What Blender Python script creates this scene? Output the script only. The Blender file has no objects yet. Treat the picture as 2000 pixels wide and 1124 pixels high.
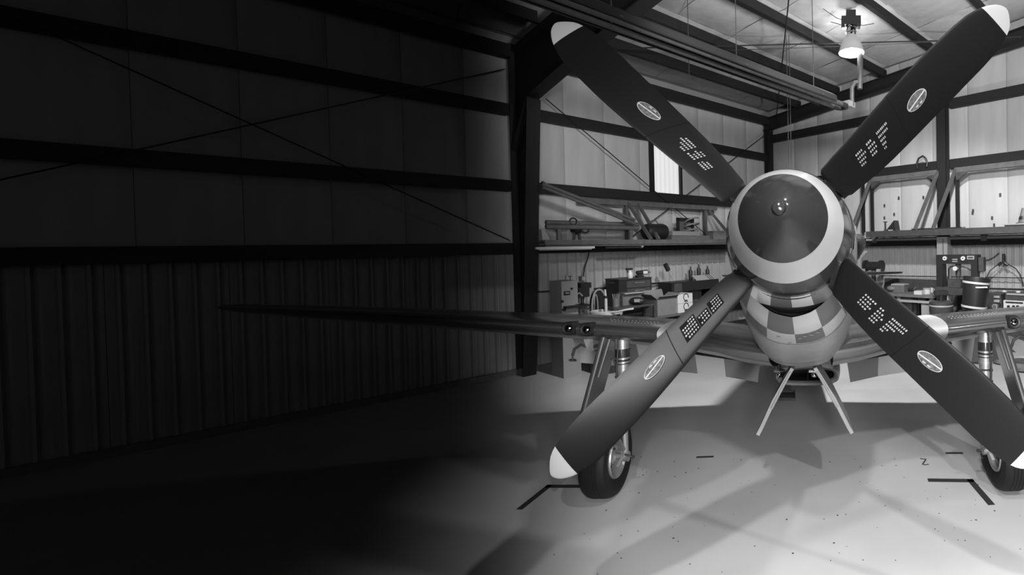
import bpy, math, random
from math import sin, cos, pi, radians, sqrt, atan2, tan
from mathutils import Vector, Matrix

random.seed(7)
SC = bpy.context.scene
COL = SC.collection

# ------------------------------------------------------------------ camera
F, CX, CY, CH, ROLL, PIT = 955.0, 1600.0, 491.5, 2.24, 0.0185, 0.0152
_fw = Vector((0, cos(PIT), -sin(PIT)))
_u0 = Vector((0, sin(PIT), cos(PIT)))
_r0 = Vector((1, 0, 0))
RT = cos(ROLL) * _r0 - sin(ROLL) * _u0
UP = sin(ROLL) * _r0 + cos(ROLL) * _u0
CAM = Vector((0, 0, CH))
cd = bpy.data.cameras.new('camera')
cam = bpy.data.objects.new('camera', cd)
COL.objects.link(cam)
cam.matrix_world = Matrix(((RT.x, UP.x, -_fw.x, 0), (RT.y, UP.y, -_fw.y, 0), (RT.z, UP.z, -_fw.z, CH), (0, 0, 0, 1)))
cd.sensor_fit = 'HORIZONTAL'
cd.sensor_width = 36
cd.lens = F * 36 / 2000
cd.shift_x = (1000 - CX) / 2000
cd.shift_y = (CY - 562) / 2000
cd.clip_start = 0.05
SC.camera = cam

# ------------------------------------------------------------------ world, exposure
SC.view_settings.view_transform = 'Standard'
SC.view_settings.look = 'None'
SC.view_settings.gamma = 1
SC.view_settings.exposure = 0
SC.view_settings.use_curve_mapping = False
SC.cycles.use_denoising = True
SC.cycles.diffuse_bounces = 0
SC.cycles.glossy_bounces = 3
SC.cycles.max_bounces = 4
SC.cycles.sample_clamp_indirect = 3
W = bpy.data.worlds.new('world')
SC.world = W
W.use_nodes = True
_bg = W.node_tree.nodes['Background']
_bg.inputs[0].default_value = (1, 1, 1, 1)
_bg.inputs[1].default_value = 0.045


# ------------------------------------------------------------------ lamps
def spot(name, loc, target, power, angle, blend, radius=0.2):
    l = bpy.data.lights.new(name, 'SPOT')
    l.energy = power
    l.spot_size = radians(angle)
    l.spot_blend = blend
    l.shadow_soft_size = radius
    o = bpy.data.objects.new(name, l)
    COL.objects.link(o)
    o.location = loc
    d = Vector(target) - Vector(loc)
    o.rotation_euler = d.to_track_quat('-Z', 'Y').to_euler()
    return o


# added fill behind the camera, its cone edge fading the left to dark
spot('front_fill_light', (0.5, -1.2, 2.7), (4.2, 6.0, 2.4), 850, 124, 0.25, 0.5)
# high-bay lamps and added fill spots, cones cut to leave the left dark
spot('high_bay_and_fill_light', (1.3, 1.5, 6.2), (1.6, 3.6, 0), 330, 84, 0.75, 0.1)
spot('high_bay_and_fill_light', (3.2, -1.0, 6.3), (0.5, 4.2, 0), 620, 46, 0.7, 0.1)  # added fill for the front floor
spot('high_bay_and_fill_light', (-0.4, -1.5, 6.3), (0.5, 4.0, 0), 800, 40, 0.8, 0.1)  # added to fill the shadowed centre and left of the front floor
spot('high_bay_and_fill_light', (1.2, 4.4, 6.2), (0.9, 9.4, 0), 1750, 84, 0.4, 0.16)
spot('high_bay_and_fill_light', (0.60, 9.25, 5.80), (0.6, 9.1, 7), 32, 170, 0.3, 0.12)
spot('ceiling_fill_light', (4.8, 5.4, 2.4), (1.6, 8.6, 6.3), 900, 66, 0.8, 0.3)  # unseen spot added to brighten the ceiling
# low fill added before the nose in place of floor bounce under the wings
spot('under_wing_fill_light', (0.7, 0.2, 0.9), (0.15, 6.0, 0.9), 300, 74, 0.45, 0.15)
# unseen fill added over the wing to brighten the far walls and ceiling
spot('wall_fill_light', (0.3, 3.3, 4.4), (0.35, 11.5, 5.2), 1000, 102, 0.45, 0.3)
# narrow spots added only for the sheen on the lower left blade
spot('blade_sheen_spot', (-5.2, 4.0, 5.2), (-0.9, 2.5, 1.75), 700, 16, 0.8, 0.35)
spot('blade_sheen_spot', (-5.6, 2.5, 4.4), (-1.1, 2.5, 1.5), 1500, 13, 0.8, 0.35)

# ------------------------------------------------------------------ materials
MATS = {}


def mat(name, v, rough=0.6, metal=0.0, noise=0.0, scale=6.0, bump=0.0, spec=0.5, emit=0.0, stretch=None):
    if name in MATS:
        return MATS[name]
    m = bpy.data.materials.new(name)
    m.use_nodes = True
    nt = m.node_tree
    b = nt.nodes['Principled BSDF']
    b.inputs['Base Color'].default_value = (v, v, v, 1)
    b.inputs['Roughness'].default_value = rough
    b.inputs['Metallic'].default_value = metal
    b.inputs['Specular IOR Level'].default_value = spec
    if emit:
        b.inputs['Emission Color'].default_value = (1, 1, 1, 1)
        b.inputs['Emission Strength'].default_value = emit
    if noise or bump:
        tc = nt.nodes.new('ShaderNodeTexCoord')
        mp = nt.nodes.new('ShaderNodeMapping')
        if stretch:
            mp.inputs['Scale'].default_value = stretch
        nz = nt.nodes.new('ShaderNodeTexNoise')
        nz.inputs['Scale'].default_value = scale
        nz.inputs['Detail'].default_value = 5
        nt.links.new(tc.outputs['Object'], mp.inputs['Vector'])
        nt.links.new(mp.outputs['Vector'], nz.inputs['Vector'])
        if noise:
            r = nt.nodes.new('ShaderNodeMapRange')
            r.inputs['From Min'].default_value = 0.3
            r.inputs['From Max'].default_value = 0.7
            r.inputs['To Min'].default_value = v * (1 - noise)
            r.inputs['To Max'].default_value = v * (1 + noise)
            nt.links.new(nz.outputs['Fac'], r.inputs['Value'])
            nt.links.new(r.outputs['Result'], b.inputs['Base Color'])
        if bump:
            bp = nt.nodes.new('ShaderNodeBump')
            bp.inputs['Strength'].default_value = bump
            bp.inputs['Distance'].default_value = 0.02
            nt.links.new(nz.outputs['Fac'], bp.inputs['Height'])
            nt.links.new(bp.outputs['Normal'], b.inputs['Normal'])
    MATS[name] = m
    return m


M_FLOOR = mat('painted_concrete', 0.62, 0.34, noise=0.09, scale=1.1, spec=0.3)
M_INSUL = mat('vinyl_insulation', 0.52, 0.55, noise=0.08, scale=5, bump=0.4, stretch=(1, 1, .14))
M_SHEET = mat('pale_steel_sheet', 0.42, 0.45, noise=0.08, scale=3, spec=0.4)
M_STEEL = mat('dark_primer_steel', 0.016, 0.6, spec=0.3)
M_STEEL2 = mat('grey_rack_steel', 0.12, 0.5, noise=0.2, scale=8)
M_BACK = mat('wall_backing', 0.3, 0.8)
M_BLACK = mat('black_rubber', 0.012, 0.6, spec=0.3)
M_BLADE = mat('satin_black_paint', 0.009, 0.42, spec=0.13)
M_TIPW = mat('pale_tip_paint', 0.42, 0.4)
M_STENCIL = mat('stencil_paint', 0.36, 0.8, spec=0.1)
M_PATCH = mat('matte_black_patch', 0.008, 0.9, spec=0.05)
M_BADGE = mat('badge_grey', 0.10, 0.8, noise=0.5, scale=60, spec=0.1)
M_BADGEL = mat('badge_line', 0.5, 0.8, spec=0.1)
M_STRIPE = mat('wing_stripe_white', 0.6, 0.4)
M_SPIN = mat('spinner_dark_red_grey', 0.028, 0.16, spec=0.5)
M_RING = mat('spinner_pale_band', 0.46, 0.3)
M_ALU = mat('polished_aluminium', 0.3, 0.2, metal=0.82, noise=0.08, scale=4)
M_ALUD = mat('dull_aluminium', 0.48, 0.36, metal=0.65, noise=0.1, scale=5)
M_CHW = mat('check_white', 0.42, 0.35)
M_CHD = mat('check_grey', 0.09, 0.35)
M_FLAPD = mat('flap_grey', 0.33, 0.5)
M_FLAPL = mat('flap_white', 0.85, 0.5)
M_CHROME = mat('chrome', 0.7, 0.1, metal=1.0)
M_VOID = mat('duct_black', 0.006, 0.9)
M_WHITE = mat('white_paint', 0.7, 0.4)
M_LGREY = mat('light_grey_paint', 0.38, 0.5)
M_MGREY = mat('mid_grey_paint', 0.16, 0.5, noise=0.15, scale=10)
M_DGREY = mat('dark_grey_paint', 0.06, 0.5, noise=0.2, scale=10)
M_BLK = mat('black_paint', 0.02, 0.45)
M_CARD = mat('cardboard', 0.2, 0.8, noise=0.1, scale=10)
M_TAPE = mat('dark_tape', 0.035, 0.6)
M_PANE = mat('daylit_translucent_panel', 0.7, 0.5, emit=0.5)
M_BULB = mat('lamp_glow', 0.9, 0.5, emit=14.0)
M_GLASS = mat('prismatic_reflector', 0.35, 0.25, spec=0.8, emit=0.16)
M_WOOD = mat('old_timber', 0.12, 0.8, noise=0.25, scale=6, stretch=(1, 8, 8))


# ------------------------------------------------------------------ mesh builder (world coordinates)
class MB:
    def __init__(s):
        s.v, s.f, s.m = [], [], []

    def add(s, vs, fs, mi=0):
        n = len(s.v)
        s.v += [Vector(x) for x in vs]
        for f in fs:
            s.f.append(tuple(i + n for i in f))
            s.m.append(mi)
        return s

    def hexa(s, c, mi=0):
        """8 corners: bottom ring 0-3, top ring 4-7"""
        return s.add(c, [(3, 2, 1, 0), (4, 5, 6, 7), (0, 1, 5, 4), (1, 2, 6, 5), (2, 3, 7, 6), (3, 0, 4, 7)], mi)

    def box(s, lo, hi, mi=0):
        (a, b, c), (d, e, f) = lo, hi
        return s.hexa([(a, b, c), (d, b, c), (d, e, c), (a, e, c), (a, b, f), (d, b, f), (d, e, f), (a, e, f)], mi)

    def obox(s, o, ex, ey, ez, mi=0):
        """box at centre o with half-extent vectors"""
        o, ex, ey, ez = map(Vector, (o, ex, ey, ez))
        return s.hexa([o - ex - ey - ez, o + ex - ey - ez, o + ex + ey - ez, o - ex + ey - ez,
                       o - ex - ey + ez, o + ex - ey + ez, o + ex + ey + ez, o - ex + ey + ez], mi)

    def bar(s, a, b, w, h, up=(0, 0, 1), mi=0):
        a, b = Vector(a), Vector(b)
        d = (b - a)
        side = d.cross(Vector(up))
        if side.length < 1e-6:
            side = d.cross(Vector((1, 0, 0)))
        side.normalize()
        u = side.cross(d).normalized()
        return s.obox((a + b) / 2, d / 2, side * w / 2, u * h / 2, mi)

    def ring(s, c, ax, r, n, ph=0.0):
        ax = Vector(ax).normalized()
        e = ax.orthogonal().normalized() if abs(ax.z) > 0.9 else Vector((0, 0, 1)).cross(ax).normalized()
        g = ax.cross(e)
        return [Vector(c) + r * (cos(2 * pi * i / n + ph) * e + sin(2 * pi * i / n + ph) * g) for i in range(n)]

    def loft(s, rings, cap0=True, cap1=True, mi=0, closed=True):
        n = len(rings[0])
        vs = [p for r in rings for p in r]
        fs = []
        for k in range(len(rings) - 1):
            for i in range(n if closed else n - 1):
                j = (i + 1) % n
                fs.append((k * n + i, k * n + j, (k + 1) * n + j, (k + 1) * n + i))
        if cap0:
            fs.append(tuple(range(n - 1, -1, -1)))
        if cap1:
            fs.append(tuple((len(rings) - 1) * n + i for i in range(n)))
        return s.add(vs, fs, mi)

    def tube(s, a, b, r, r2=None, n=12, mi=0, cap=True):
        a, b = Vector(a), Vector(b)
        r2 = r if r2 is None else r2
        d = b - a
        return s.loft([s.ring(a, d, r, n), s.ring(b, d, r2, n)], cap, cap, mi)

    def path(s, pts, r, n=8, mi=0, closed=False):
        pts = [Vector(p) for p in pts]
        rings = []
        N = len(pts)
        prev = None
        for i, p in enumerate(pts):
            if closed:
                d = pts[(i + 1) % N] - pts[i - 1]
            else:
                d = pts[min(i + 1, N - 1)] - pts[max(i - 1, 0)]
            d.normalize()
            if prev is None:
                e = d.orthogonal().normalized()
            else:
                e = (prev - d * prev.dot(d)).normalized()
            prev = e
            g = d.cross(e)
            rings.append([p + r * (cos(2 * pi * k / n) * e + sin(2 * pi * k / n) * g) for k in range(n)])
        if closed:
            rings.append(rings[0])
        return s.loft(rings, not closed, not closed, mi)

    def lathe(s, c, ax, prof, n=32, mats=None, cap0=False, cap1=False):
        """prof: list of (t along axis, radius)"""
        ax = Vector(ax).normalized()
        c = Vector(c)
        for k in range(len(prof) - 1):
            (t0, r0), (t1, r1) = prof[k], prof[k + 1]
            s.loft([s.ring(c + ax * t0, ax, max(r0, 1e-4), n), s.ring(c + ax * t1, ax, max(r1, 1e-4), n)],
                   cap0 and k == 0, cap1 and k == len(prof) - 2, mats[k] if mats else 0)
        return s

    def ell(s, c, rx, ry, rz, n=14, m=8, mi=0):
        c = Vector(c)
        rings = []
        for j in range(m + 1):
            a = -pi / 2 + pi * j / m
            k = max(cos(a), 1e-3)
            rings.append([c + Vector((rx * k * cos(2 * pi * i / n), ry * k * sin(2 * pi * i / n), rz * sin(a))) for i in range(n)])
        return s.loft(rings, True, True, mi)

    def build(s, name, mats, parent=None, smooth=False, angle=35, merge=False):
        me = bpy.data.meshes.new(name)
        org = Vector(parent['org']) if parent is not None and 'org' in parent else Vector((0, 0, 0))
        me.from_pydata([tuple(v - org) for v in s.v], [], s.f)
        if not isinstance(mats, (list, tuple)):
            mats = [mats]
        for m in mats:
            me.materials.append(m)
        if len(mats) > 1:
            me.polygons.foreach_set('material_index', s.m)
        if merge or smooth:
            import bmesh
            bm = bmesh.new()
            bm.from_mesh(me)
            bmesh.ops.remove_doubles(bm, verts=bm.verts, dist=1e-5)
            bmesh.ops.recalc_face_normals(bm, faces=bm.faces)
            bm.to_mesh(me)
            bm.free()
        if smooth:
            me.polygons.foreach_set('use_smooth', [True] * len(me.polygons))
            me.set_sharp_from_angle(angle=radians(angle))
        me.update()
        o = bpy.data.objects.new(name, me)
        COL.objects.link(o)
        if parent is not None:
            o.parent = parent
            o['org'] = tuple(org)
        return o


def thing(name, label, cat, loc, group=None):
    o = bpy.data.objects.new(name, None)
    COL.objects.link(o)
    o.location = loc
    o['org'] = tuple(loc)
    o['label'] = label
    o['category'] = cat
    if group:
        o['group'] = group
    o.empty_display_size = 0.1
    return o


def tag(o, label, cat, group=None):
    o['label'] = label
    o['category'] = cat
    if group:
        o['group'] = group
    return o


def struct(o):
    o['kind'] = 'structure'
    return o


def inst(o, name, loc, rotz=0.0, parent=None):
    """a copy of a mesh object that shares its mesh data"""
    c = o.copy()
    c.name = name
    COL.objects.link(c)
    c.location = loc
    c.rotation_euler = (0, 0, rotz)
    if parent is not None:
        c.parent = parent
    return c


# ------------------------------------------------------------------ room frame: p along wall_left, q along wall_right
CORN = Vector((-1.39, 14.0, 0))
U = Vector((-0.6094, -0.7929, 0))
V = Vector((0.7927, -0.6096, 0))
ZZ = Vector((0, 0, 1))


def R(p, q, z=0.0):
    return CORN + U * p + V * q + ZZ * z


def ray(px, py):
    return _fw + RT * ((px - CX) / F) - UP * ((py - CY) / F)


def on_left(px, py, q=0.0):
    """(p, z) of the point seen at a pixel on the vertical plane q metres off wall_left"""
    d = ray(px, py)
    t = (q - (CAM - CORN).dot(V)) / d.dot(V)
    w = CAM + d * t - CORN
    return w.dot(U), w.z


def on_right(px, py, p=0.0):
    d = ray(px, py)
    t = (p - (CAM - CORN).dot(U)) / d.dot(U)
    w = CAM + d * t - CORN
    return w.dot(V), w.z


def at(px, py, y):
    d = ray(px, py)
    return CAM + d * (y / d.y)


def on_floor(px, py, z=0.0):
    d = ray(px, py)
    return CAM + d * ((z - CH) / d.z)


def rbox(mb, p0, p1, q0, q1, z0, z1, mi=0):
    return mb.hexa([R(p0, q0, z0), R(p1, q0, z0), R(p1, q1, z0), R(p0, q1, z0),
                    R(p0, q0, z1), R(p1, q0, z1), R(p1, q1, z1), R(p0, q1, z1)], mi)


RU = atan2(U.y, U.x)
RV = atan2(V.y, V.x)


def roof(q):
    return 5.98 + 0.088 * q


# ------------------------------------------------------------------ floor
PMAX, QMAX = 21.0, 16.0
mb = MB()
rbox(mb, -0.3, PMAX, -0.3, QMAX, -0.15, 0)
floor = struct(mb.build('floor', M_FLOOR))


def floor_poly(name, pts, m, h=0.003):
    mb = MB()
    w = [on_floor(*p) for p in pts]
    mb.loft([[Vector((a.x, a.y, 0.0005)) for a in w], [Vector((a.x, a.y, h)) for a in w]])
    return mb.build(name, m, floor, merge=True)


def tape(pts, w=0.05):
    mb = MB()
    q = [on_floor(*p) for p in pts]
    for a, b in zip(q, q[1:]):
        d = (b - a).normalized() * w * 0.45
        mb.bar((a.x - d.x, a.y - d.y, 0.002), (b.x + d.x, b.y + d.y, 0.002), w, 0.003)
    return mb.build('floor_tape', M_TAPE, floor)


tape([(1018, 993), (1071, 951), (1150, 951)], 0.055)
tape([(1818, 939), (1896, 940), (1934, 984)], 0.06)
tape([(1363, 894), (1391, 893)], 0.035)
tape([(1850, 886), (1878, 886)], 0.035)
floor_poly('floor_patch', [(1524, 767), (1546, 767), (1545, 754), (1526, 754)], M_LGREY)
for pts in ([(1798, 897), (1808, 898)], [(1808, 899), (1802, 908)], [(1805, 909), (1813, 908)]):
    tape(pts, 0.012)
mb = MB()
for k in range(210):
    x, y = random.uniform(-2.0, 3.2), random.uniform(2.6, 5.2)
    r = random.choice((0.004, 0.005, 0.006, 0.009))
    mb.loft([mb.ring((x, y, 0.0004), ZZ, r, 6), mb.ring((x, y, 0.0018), ZZ, r * 0.8, 6)])
o = mb.build('paint_chips', M_DGREY, floor)
o['kind'] = 'stuff'

# ------------------------------------------------------------------ walls
WT = 0.06
mb = MB()
rbox(mb, -0.3, PMAX, -0.3, -0.16, 0, roof(0) + 0.3)
wall_left = struct(mb.build('wall_left', M_BACK))
mb = MB()
mb.hexa([R(-0.3, -0.3, 0), R(-0.16, -0.3, 0), R(-0.16, QMAX, 0), R(-0.3, QMAX, 0),
         R(-0.3, -0.3, roof(0) + .3), R(-0.16, -0.3, roof(0) + .3), R(-0.16, QMAX, roof(QMAX) + .3), R(-0.3, QMAX, roof(QMAX) + .3)])
wall_right = struct(mb.build('wall_right', M_BACK))

PW = 0.82            # width of an insulation panel
G_L = (2.26, 3.37, 4.72, 5.95)      # girt heights on wall_left
G_R = (2.26, 3.93, 5.24, 6.9)


PX = (0, .02, .06, .25, .5, .75, .94, .98, 1)


def pillow(w, h, depth, nz=4, seed=0):
    """one draped insulation panel in local x (width), y (out of the wall), z (height)"""
    rnd = random.Random(seed)
    mb = MB()
    vs, fs = [], []
    n = len(PX)
    for j in range(nz + 1):
        b = j / nz
        for i, a in enumerate(PX):
            d = depth * (1 - abs(2 * a - 1) ** 8)
            if 0.05 < a < .95:
                d += rnd.uniform(-0.2, 0.2) * depth
            vs.append((a * w, -d, b * h))
    for j in range(nz):
        for i in range(n - 1):
            fs.append((j * n + i, j * n + i + 1, (j + 1) * n + i + 1, (j + 1) * n + i))
    mb.add(vs, fs)
    return mb


def panel_run(wall, which, g, count, zskew=0.0):
    for k in range(3):
        protos = []
        for sd in range(3):
            h = g[k + 1] - g[k]
            mb = pillow(PW - 0.004, h, 0.022, seed=sd + 10 * k)
            o = mb.build('insulation_panel', M_INSUL, wall, smooth=True, angle=60)
            protos.append(o)
        for i in range(count):
            if which == 'L':
                loc, rz = R((i + 1) * PW - 0.08, -0.14, g[k]), RU + pi
            else:
                loc, rz = R(-0.14, i * PW + 0.02, g[k]), RV
            src = protos[i % 3]
            if i < 3:
                o = src
                o.location = loc
                o.rotation_euler = (0, 0, rz)
            else:
                o = inst(src, 'insulation_panel', loc, rz, wall)


panel_run(wall_left, 'L', G_L, 20)
panel_run(wall_right, 'R', G_R, 15)


def corrugated(w, h, ribs, d=0.03):
    mb = MB()
    xs = []
    for r in range(ribs):
        b = w / ribs
        for (a, y) in ((0.0, 0), (0.36, 0), (0.46, d), (0.58, d), (0.68, 0)):
            xs.append((r * b + a * b, y))
        for a in (0.8, 0.92):
            xs.append((r * b + a * b, 0.004 if a == 0.8 else 0))
    xs.append((w, 0))
    vs = [(x, -y, 0) for x, y in xs] + [(x, -y, h) for x, y in xs]
    n = len(xs)
    mb.add(vs, [(i, i + 1, n + i + 1, n + i) for i in range(n - 1)])
    return mb


SW = 0.90
mb = corrugated(SW - 0.004, 2.2, 5, 0.042)
cs = mb.build('corrugated_sheet', M_SHEET, wall_left)
cs.location, cs.rotation_euler = R(SW, -0.11, 0.02), (0, 0, RU + pi)
for i in range(1, 20):
    inst(cs, 'corrugated_sheet', R((i + 1) * SW, -0.11, 0.02), RU + pi, wall_left)
mb = corrugated(SW - 0.004, 2.2, 6, 0.022)
cs2 = mb.build('corrugated_sheet', M_SHEET, wall_right)
cs2.location, cs2.rotation_euler = R(-0.11, 0, 0.02), (0, 0, RV)
for i in range(1, 14):
    inst(cs2, 'corrugated_sheet', R(-0.11, i * SW, 0.02), RV, wall_right)


def girt(wall, a, b, h=0.18, d=0.14):
    """a Z-section girt: web and two lips"""
    mb = MB()
    a, b = Vector(a), Vector(b)
    dirn = (b - a).normalized()
    out = V if wall is wall_left else U
    mb.bar(a, b, 0.02, h)
    mb.obox((a + b) / 2 + out * -d / 2 + ZZ * h / 2, (b - a) / 2, out * d / 2, ZZ * 0.008)
    mb.obox((a + b) / 2 + out * -d / 2 - ZZ * h / 2, (b - a) / 2, out * d / 2, ZZ * 0.008)
    return mb.build('girt', M_STEEL, wall)


for z in G_L[:3]:
    girt(wall_left, R(0, 0.06, z), R(6.42, 0.06, z))
    girt(wall_left, R(6.70, 0.06, z), R(13.0, 0.06, z))
for z in G_R[:3]:
    girt(wall_right, R(0.06, 0.1, z), R(0.06, 5.16, z))
    girt(wall_right, R(0.06, 5.42, z), R(0.06, 12, z))
# posts, corner post
mb = MB()
rbox(mb, -0.02, 0.16, -0.02, 0.02, 0, 5.7)
rbox(mb, -0.02, 0.02, -0.02, 0.16, 0, 5.7)
rbox(mb, 0.02, 0.12, 0.06, 0.16, 0, 5.7)
mb.build('corner_post', M_STEEL, wall_right)


def i_post(wall, q, p0, p1, w, z1, name):
    mb = MB()
    rbox(mb, p0, p0 + 0.02, q - w / 2, q + w / 2, 0, z1)
    rbox(mb, p1 - 0.02, p1, q - w / 2, q + w / 2, 0, z1)
    rbox(mb, p0 + 0.02, p1 - 0.02, q - 0.01, q + 0.01, 0, z1)
    return mb.build(name, M_STEEL, wall)


i_post(wall_right, 5.29, 0.0, 0.22, 0.20, 6.0, 'endwall_post')
i_post(wall_right, 10.4, 0.0, 0.22, 0.20, 6.5, 'endwall_post')
# base trim and the sill trim over the sheets
mb = MB()
rbox(mb, 0, 13, 0.0, 0.03, 0.0, 0.1)
struct(mb.build('baseboard_left', M_MGREY))
mb = MB()
rbox(mb, 0.0, 0.03, 0.05, 12, 0.0, 0.1)
struct(mb.build('baseboard_right', M_MGREY))

# main frame: tapered column, haunch and rafter (wall_left > frame)
mb = MB()


def plate(mb, prof, p0, p1, mi=0):
    """extrude a q,z outline along p"""
    a = [R(p0, q, z) for q, z in prof]
    b = [R(p1, q, z) for q, z in prof]
    mb.loft([a, b], True, True, mi)


PC = 6.56
QE = 13.0
plate(mb, [(0.0, 0), (0.28, 0), (0.74, 4.78), (0.0, 5.9)], PC - 0.012, PC + 0.012)
plate(mb, [(0.0, 0), (0.03, 0), (0.03, 5.9), (0.0, 5.9)], PC - 0.11, PC + 0.11)
mb.bar(R(PC, 0.27, 0), R(PC, 0.73, 4.80), 0.22, 0.024, up=V)
mb.build('frame_column', M_STEEL, wall_left, merge=True)
ceil_root = None

# ------------------------------------------------------------------ ceiling
mb = MB()
mb.hexa([R(-0.3, -0.3, roof(-.3) + .12), R(PMAX, -0.3, roof(-.3) + .12), R(PMAX, QMAX, roof(QMAX) + .12), R(-0.3, QMAX, roof(QMAX) + .12),
         R(-0.3, -0.3, roof(-.3) + .2), R(PMAX, -0.3, roof(-.3) + .2), R(PMAX, QMAX, roof(QMAX) + .2), R(-0.3, QMAX, roof(QMAX) + .2)])
ceiling = struct(mb.build('ceiling', M_BACK))
QS = [0.0, 1.22, 2.50, 3.86, 5.24, 6.60, 7.95, 9.3, 10.6]
CWD = 1.25


def roof_panel(q0, q1, seed):
    rnd = random.Random(seed)
    nx, ny = 6, 5
    mb = MB()
    vs, fs = [], []
    for j in range(ny + 1):
        for i in range(nx + 1):
            a, b = i / nx, j / ny
            q = q0 + (q1 - q0) * b
            sag = 0.07 * sin(pi * b) * (0.6 + 0.4 * sin(pi * a) ** 0.6) + rnd.uniform(-.008, .008)
            P = U * (a * (CWD - .01) + 0.12 * sin(pi * b)) + V * (q - q0) + ZZ * (roof(q) - roof(q0) + .1 - sag)
            vs.append(P)
    n = nx + 1
    for j in range(ny):
        for i in range(nx):
            fs.append((j * n + i, j * n + i + 1, (j + 1) * n + i + 1, (j + 1) * n + i))
    mb.add(vs, fs)
    return mb


for k in range(len(QS) - 1):
    protos = []
    for sd in range(2):
        o = roof_panel(QS[k], QS[k + 1], sd + k * 3).build('insulation_panel', M_INSUL, ceiling, smooth=True, angle=60)
        protos.append(o)
    for i in range(10):
        loc = R(i * CWD - 0.1, QS[k], roof(QS[k]))
        if i < 2:
            protos[i].location = loc
        else:
            inst(protos[i % 2], 'insulation_panel', loc, 0, ceiling)
    # purlin at QS[k+1]: Z section hung under the insulation
    q = QS[k + 1]
    for p0, p1 in ((0.0, 6.45), (6.67, 12.5)):
        mb = MB()
        z = roof(q)
        mb.bar(R(p0, q, z - .1), R(p1, q, z - .1), 0.014, 0.21)
        mb.bar(R(p0, q + .04, z - .205), R(p1, q + .04, z - .205), 0.09, 0.012)
        mb.bar(R(p0, q - .04, z + .0), R(p1, q - .04, z + .0), 0.09, 0.012)
        mb.build('purlin', M_STEEL, ceiling)
# eave strut
mb = MB()
rbox(mb, 0, 6.45, 0.02, 0.16, 5.62, 5.84)
rbox(mb, 6.67, 12.5, 0.02, 0.16, 5.62, 5.84)
mb.build('eave_strut', M_STEEL, ceiling)


def rafter(p, prof_bot, prof_top, w, name):
    mb = MB()
    n = len(prof_bot)
    for i in range(n - 1):
        (q0, b0), (q1, b1) = prof_bot[i], prof_bot[i + 1]
        t0, t1 = prof_top[i], prof_top[i + 1]
        plate(mb, [(q0, b0), (q1, b1), (q1, t1), (q0, t0)], p - .01, p + .01)
        mb.bar(R(p, q0, b0), R(p, q1, b1), w, 0.02)
        mb.bar(R(p, q0, t0), R(p, q1, t1), w, 0.02)
    return mb.build(name, M_STEEL, ceiling, merge=False)


qs = [0.05, 0.7, 2.2, 4.2, 7.0, 10.5]
rafter(PC, [(0.05, 4.0), (.7, 4.84), (2.2, 5.10), (4.2, 5.39), (7, 5.75), (10.5, 6.1)], [roof(q) - .22 for q in qs], 0.22, 'frame_rafter')
qs = [0.0, 4.0, 8.0, 11.0]
rafter(0.12, [(q, roof(q) - .50) for q in qs], [roof(q) - .20 for q in qs], 0.18, 'endwall_rafter')
# brace rods under the roof and on the walls
def rod(a, b, r=0.009, parent=None, name='brace_rod', m=None):
    mb = MB()
    mb.tube(a, b, r, n=6)
    return mb.build(name, m or M_STEEL, parent)


def lz(px, py, q):
    p, z = on_left(px, py, q)
    return R(p, q, z)


def rz(px, py, p):
    q, z = on_right(px, py, p)
    return R(p, q, z)


rod(R(6.4, 0.5, roof(.5) - .3), R(0.2, 6.6, roof(6.6) - .3), 0.012, ceiling)
rod(R(0.2, 0.5, roof(.5) - .3), R(6.4, 6.6, roof(6.6) - .3), 0.012, ceiling)
rod(lz(1066, 193, .10), lz(1395, 472, .10), 0.01, wall_left)
rod(lz(1496, 262, .10), lz(1225, 470, .10), 0.01, wall_left)
rod(R(6.75, .1, 5.4), R(12.6, .1, 2.4), 0.01, wall_left)
rod(R(12.6, .1, 5.4), R(6.75, .1, 2.4), 0.01, wall_left)

# window_1: translucent daylight panel between two girts
p0, _ = on_left(1328, 392, 0.0)
p1, _ = on_left(1277, 392, 0.0)
mb = MB()
n = 13
vs = []
for zz in (G_L[1] + .09, G_L[2] - .09):
    for i in range(n):
        vs.append(R(p0 + (p1 - p0) * i / (n - 1), -0.03 + (0.015 if i % 2 else 0), zz))
mb.add(vs, [(i, i + 1, n + i + 1, n + i) for i in range(n - 1)])
win = struct(mb.build('window_1', M_PANE))
mb = MB()
for a in (p0 - .05, p1):
    rbox(mb, a, a + .05, -.08, .05, G_L[1] + .05, G_L[2] - .05)
mb.build('window_frame', M_STEEL, win)

# ================================================================== AIRCRAFT
HUB = Vector((-0.157, 2.559, 2.305))
TL_ = 0.13
NOSE = Vector((0, -cos(TL_), sin(TL_)))
AFT = -NOSE
NUP = Vector((0, sin(TL_), cos(TL_)))
XX = Vector((1, 0, 0))
GY = 4.42       # wheels


def A(x, s, v):
    return HUB + XX * x + AFT * s + NUP * v


plane = thing('fighter_aircraft', 'silver propeller fighter aircraft with checkered nose parked on the hangar floor', 'aircraft', (HUB.x, GY, 0))

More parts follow.
